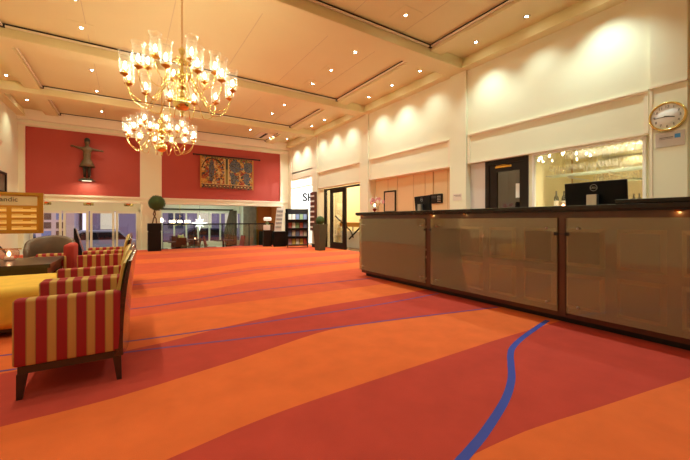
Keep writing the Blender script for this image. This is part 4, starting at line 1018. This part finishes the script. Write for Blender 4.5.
# ------------------------------------------------------------------ seating group on the left
def arch_chair(loc, rz, label, proto=[None]):
    if proto[0] is not None:
        return dup(proto[0], loc, rz, label)
    t = thing('striped_armchair', label, 'armchair', loc, rz, 'red and gold striped armchairs')
    # faces -X; outline x -.26..+.25, width .58
    for s in (-1, 1):
        m = MB(); y0, y1 = sorted((s * .365, s * .275))
        m.box(-.27, .235, y0, y1, .19, .565, bev=.018, seg=3); m.build('armrest', 'str_x', t)
    m = MB(); m.box(-.25, .20, -.273, .273, .19, .40, bev=.03, seg=3); m.build('seat', 'str_y', t)
    N = 14
    def shell(m, x_off, th, zlo, ztop, w):
        rows = []
        for z, lean in [(zlo + (ztop - zlo) * j / 6, j / 6) for j in range(7)]:
            row = []
            for i in range(N + 1):
                u = -1 + 2 * i / N; row.append((.215 + x_off + .035 * (1 - u * u) + .075 * lean ** 1.6 - .0 * u, w * u * (1 - .03 * lean), z - .05 * lean ** 3 * abs(u) ** 3))
            rows.append(row)
        b = bmesh.new()
        F = [[b.verts.new(p) for p in r] for r in rows]; K = [[b.verts.new((p[0] + th * (1 - .62 * j / 6), p[1], p[2])) for p in r] for j, r in enumerate(rows)]
        for j in range(6):
            for i in range(N):
                b.faces.new((F[j][i], F[j][i + 1], F[j + 1][i + 1], F[j + 1][i])); b.faces.new((K[j][i], K[j + 1][i], K[j + 1][i + 1], K[j][i + 1]))
        for i in range(N):
            b.faces.new((F[6][i], F[6][i + 1], K[6][i + 1], K[6][i])); b.faces.new((F[0][i], K[0][i], K[0][i + 1], F[0][i + 1]))
        for j in range(6):
            b.faces.new((F[j][0], F[j + 1][0], K[j + 1][0], K[j][0])); b.faces.new((F[j][N], K[j][N], K[j + 1][N], F[j + 1][N]))
        bmesh.ops.recalc_face_normals(b, faces=b.faces[:]); m._merge(b, 0, False)
    m = MB(); shell(m, -.045, .035, .20, .785, .335); m.build('backrest', 'gold_fabric', t)
    m = MB(); shell(m, -.016, .045, .16, .80, .365); m.build('back_shell', 'shell', t)
    m = MB(); m.box(-.25, .235, -.345, -.30, .145, .188, bev=.003); m.box(-.25, .235, .30, .345, .145, .188, bev=.003); m.box(-.255, -.21, -.30, .30, .145, .188); m.box(.19, .235, -.30, .30, .145, .188); m.build('frame', 'dark', t)
    for x in (-.232, .212):
        for y in (-.323, .323):
            m = MB(); m.leg(x, y, 0, .146, .013, .022, -.012 if x < 0 else .012, 0); m.build('leg', 'dark', t)
    proto[0] = t; return t
CHL = ['nearest striped armchair, its whole side and dark legs in view', 'second striped armchair, directly behind the nearest one',
       'third striped armchair, first of the far pair beyond the gap', 'farthest striped armchair of the row, behind the third one']
for lab, y in zip(CHL, (2.915, 3.655, 5.705, 6.445)):
    arch_chair((-.268, y, 0), R(rnd.uniform(-.8, .8)), lab)
bpy.context.view_layer.update()
# striped tub chair behind the table
t = thing('striped_tub_chair', 'low striped tub chair with rounded red wings beyond the dark table', 'armchair', (-.92, 6.50, 0), R(0))
m = MB(); m.box(-.22, .2, -.26, .26, .12, .36, bev=.03, seg=3); m.build('seat', 'str_y', t)
for s in (-1, 1):
    m = MB(); y0, y1 = sorted((s * .30, s * .22)); m.box(-.24, .18, y0, y1, .12, .50, bev=.025, seg=3); m.build('armrest', 'str_x', t)
m = MB(); m.box(.14, .26, -.28, .28, .12, .66, bev=.045, seg=4); m.build('backrest', mat('plain_red_fabric', (176, 48, 36), .8), t)
for x in (-.2, .2):
    for y in (-.24, .24):
        m = MB(); m.leg(x, y, 0, .125, .014, .02); m.build('leg', 'dark', t)
# leather tub chair
t = thing('leather_tub_chair', 'brown leather tub chair with curved back behind the dark table', 'armchair', (-1.06, 7.22, 0), 0)
m = MB(); m.box(-.27, .27, -.25, .22, .14, .42, bev=.04, seg=3); m.build('seat', 'leather', t)
m = MB(); N = 22
b = bmesh.new(); Rw = []
for i in range(N + 1):
    a = PI * (-.12 + 1.24 * i / N); top = .56 + .18 * math.sin(max(0, min(PI, a))) ** .5
    for_r = []
    for (r, z) in ((.30, .12), (.32, top - .05), (.315, top), (.275, top + .012), (.245, top - .02), (.235, .16)):
        for_r.append(b.verts.new((r * 1.02 * math.cos(a), r * .95 * math.sin(a) - .02, z)))
    Rw.append(for_r)
for A, B in zip(Rw, Rw[1:]):
    for k in range(6): b.faces.new((A[k], B[k], B[(k + 1) % 6], A[(k + 1) % 6]))
b.faces.new(Rw[0]); b.faces.new(Rw[-1][::-1]); bmesh.ops.recalc_face_normals(b, faces=b.faces[:]); m._merge(b, 0, True); m.build('curved_back', 'leather', t)
for x in (-.2, .2):
    for y in (-.2, .2):
        m = MB(); m.leg(x, y, 0, .14, .014, .02); m.build('leg', 'dark', t)
# ottoman
t = thing('yellow_ottoman', 'long yellow velvet ottoman beside the striped armchairs', 'ottoman', (-1.30, 4.48, 0))
m = MB(); m.box(-.68, .68, -.52, .52, .07, .42, bev=.07, seg=5); m.build('cushion', 'yellow', t)
m = MB(); m.box(-.62, .62, -.46, .46, .045, .075); m.build('base', 'dark', t)
for x in (-.55, .55):
    for y in (-.4, .4):
        m = MB(); m.leg(x, y, 0, .05, .025, .03); m.build('foot', 'dark', t)
# dark table
t = thing('low_table', 'dark low wooden table with a candle glass behind the ottoman', 'table', (-1.36, 5.68, 0))
m = MB(); m.box(-.60, .60, -.52, .52, .455, .50, bev=.005); m.build('tabletop', 'dark', t)
m = MB(); m.box(-.57, .57, -.49, .49, .36, .455); m.build('apron', 'dark', t)
for x in (-.55, .55):
    for y in (-.47, .47):
        m = MB(); m.leg(x, y, 0, .36, .03, .035); m.build('leg', 'dark', t)
t = thing('candle_glass', 'round pink candle glass glowing on the dark low table', 'candle', (-1.26, 5.86, .501))
m = MB(); m.lathe([(0, .002), (.045, .002), (.085, .03), (.10, .07), (.095, .12), (.08, .145)], 20); m.build('glass_cup', 'pinkglass', t)
m = MB(); m.lathe([(0, .006), (.045, .006), (.045, .05), (0, .05)], 14); m.build('wax', 'wax', t)
m = MB(); m.lathe([(0, .05), (.016, .065), (.02, .085), (.008, .11), (0, .12)], 10); m.build('flame', 'candle', t)

# ------------------------------------------------------------------ sign stand
t = thing('sign_stand', 'gold framed hotel notice board on a dark stand at the left edge', 'sign', (-2.05, 8.5, 0))
X0, X1 = -.78, .70
Z0, Z1 = .76, 1.52
m = MB(); f = .05
m.box(X0, X1, -.03, .03, Z1 - f, Z1); m.box(X0, X1, -.03, .03, Z0, Z0 + f); m.box(X0, X0 + f, -.03, .03, Z0 + f, Z1 - f); m.box(X1 - f - .01, X1, -.03, .03, Z0 + f, Z1 - f); m.build('frame', 'gold', t)
m = MB(); m.box(X0 + f, X1 - f, -.005, .02, Z0 + f, Z1 - f); m.build('board', 'goldp', t)
m = MB(); m.box(X0 + f + .01, X1 - f - .04, -.012, -.005, Z1 - .24, Z1 - .07); m.build('header_band', 'goldb', t)
text_obj('header_lettering', 'Scandic', .118, .002, 'text', t, ROT_BACK(.17, -.015, Z1 - .135))
text_obj('header_small_lettering', 'HOTELS', .04, .001, 'text', t, ROT_BACK(.1, -.014, Z1 - .215)) if 0 else None
for cx0, cx1 in ((-.58, -.23), (-.16, .19), (.26, .60)):
    for k in range(4):
        z = Z1 - .31 - k * .112
        m = MB(); m.box(cx0, cx1, -.016, -.005, z - .045, z); m.build('name_strip', 'goldl', t)
        m = MB(); m.box(cx0, cx0 + .15, -.008, -.005, z + .012, z + .022); m.box(cx1 - .08, cx1, -.008, -.005, z + .012, z + .022); m.build('small_print', 'goldl', t)
m = MB(); m.tube([(-.1, .03, Z0 + .02), (.42, .25, 0)], .018, 6); m.tube([(.02, .0, Z0 + .02), (.0, -.1, 0)], .018, 6); m.tube([(-.5, .03, Z0 + .02), (-.72, .25, 0)], .018, 6); m.build('stand', 'blackm', t)
m = MB(); m.tube([(-.75, -.04, .50), (.40, -.04, .48)], .012, 6); m.build('crossbar', 'brass_d', t)
# picture and small bracket on the left wall
t = thing('framed_picture', 'dark framed picture on the left wall above the notice board', 'picture', (LW, 11.7, 1.70))
m = MB(); m.box(0, .05, -.65, -.58, 0, .55); m.box(0, .05, .58, .65, 0, .55); m.box(0, .05, -.58, .58, 0, .06); m.box(0, .05, -.58, .58, .49, .55); m.build('frame', 'doorw', t)
m = MB(); m.box(0, .02, -.58, .58, .06, .49); m.build('canvas', mat('brown_grey_canvas', (120, 106, 86), .5, var=.3, vs=6), t)
t = thing('wall_ledge', 'small cream bracket shelf high on the left wall', 'bracket', (LW, 11.3, 2.75))
m = MB(); m.prism([(LW, 2.75), (LW + .05, 2.75), (LW + .14, 2.95), (LW, 2.95)], 'Y', 11.0, 11.6); m.build('bracket', 'trim', t, True)
mb = MB()
mb.box(LW, LW + .02, YR, YB, 0, .12); struct(mb.build('baseboard_left', ['trim']))
mb = MB()
for a, b in PIL: mb.box(W - .06, W - .045, a, b, 0, .12)
struct(mb.build('baseboard_right', ['doorw']))
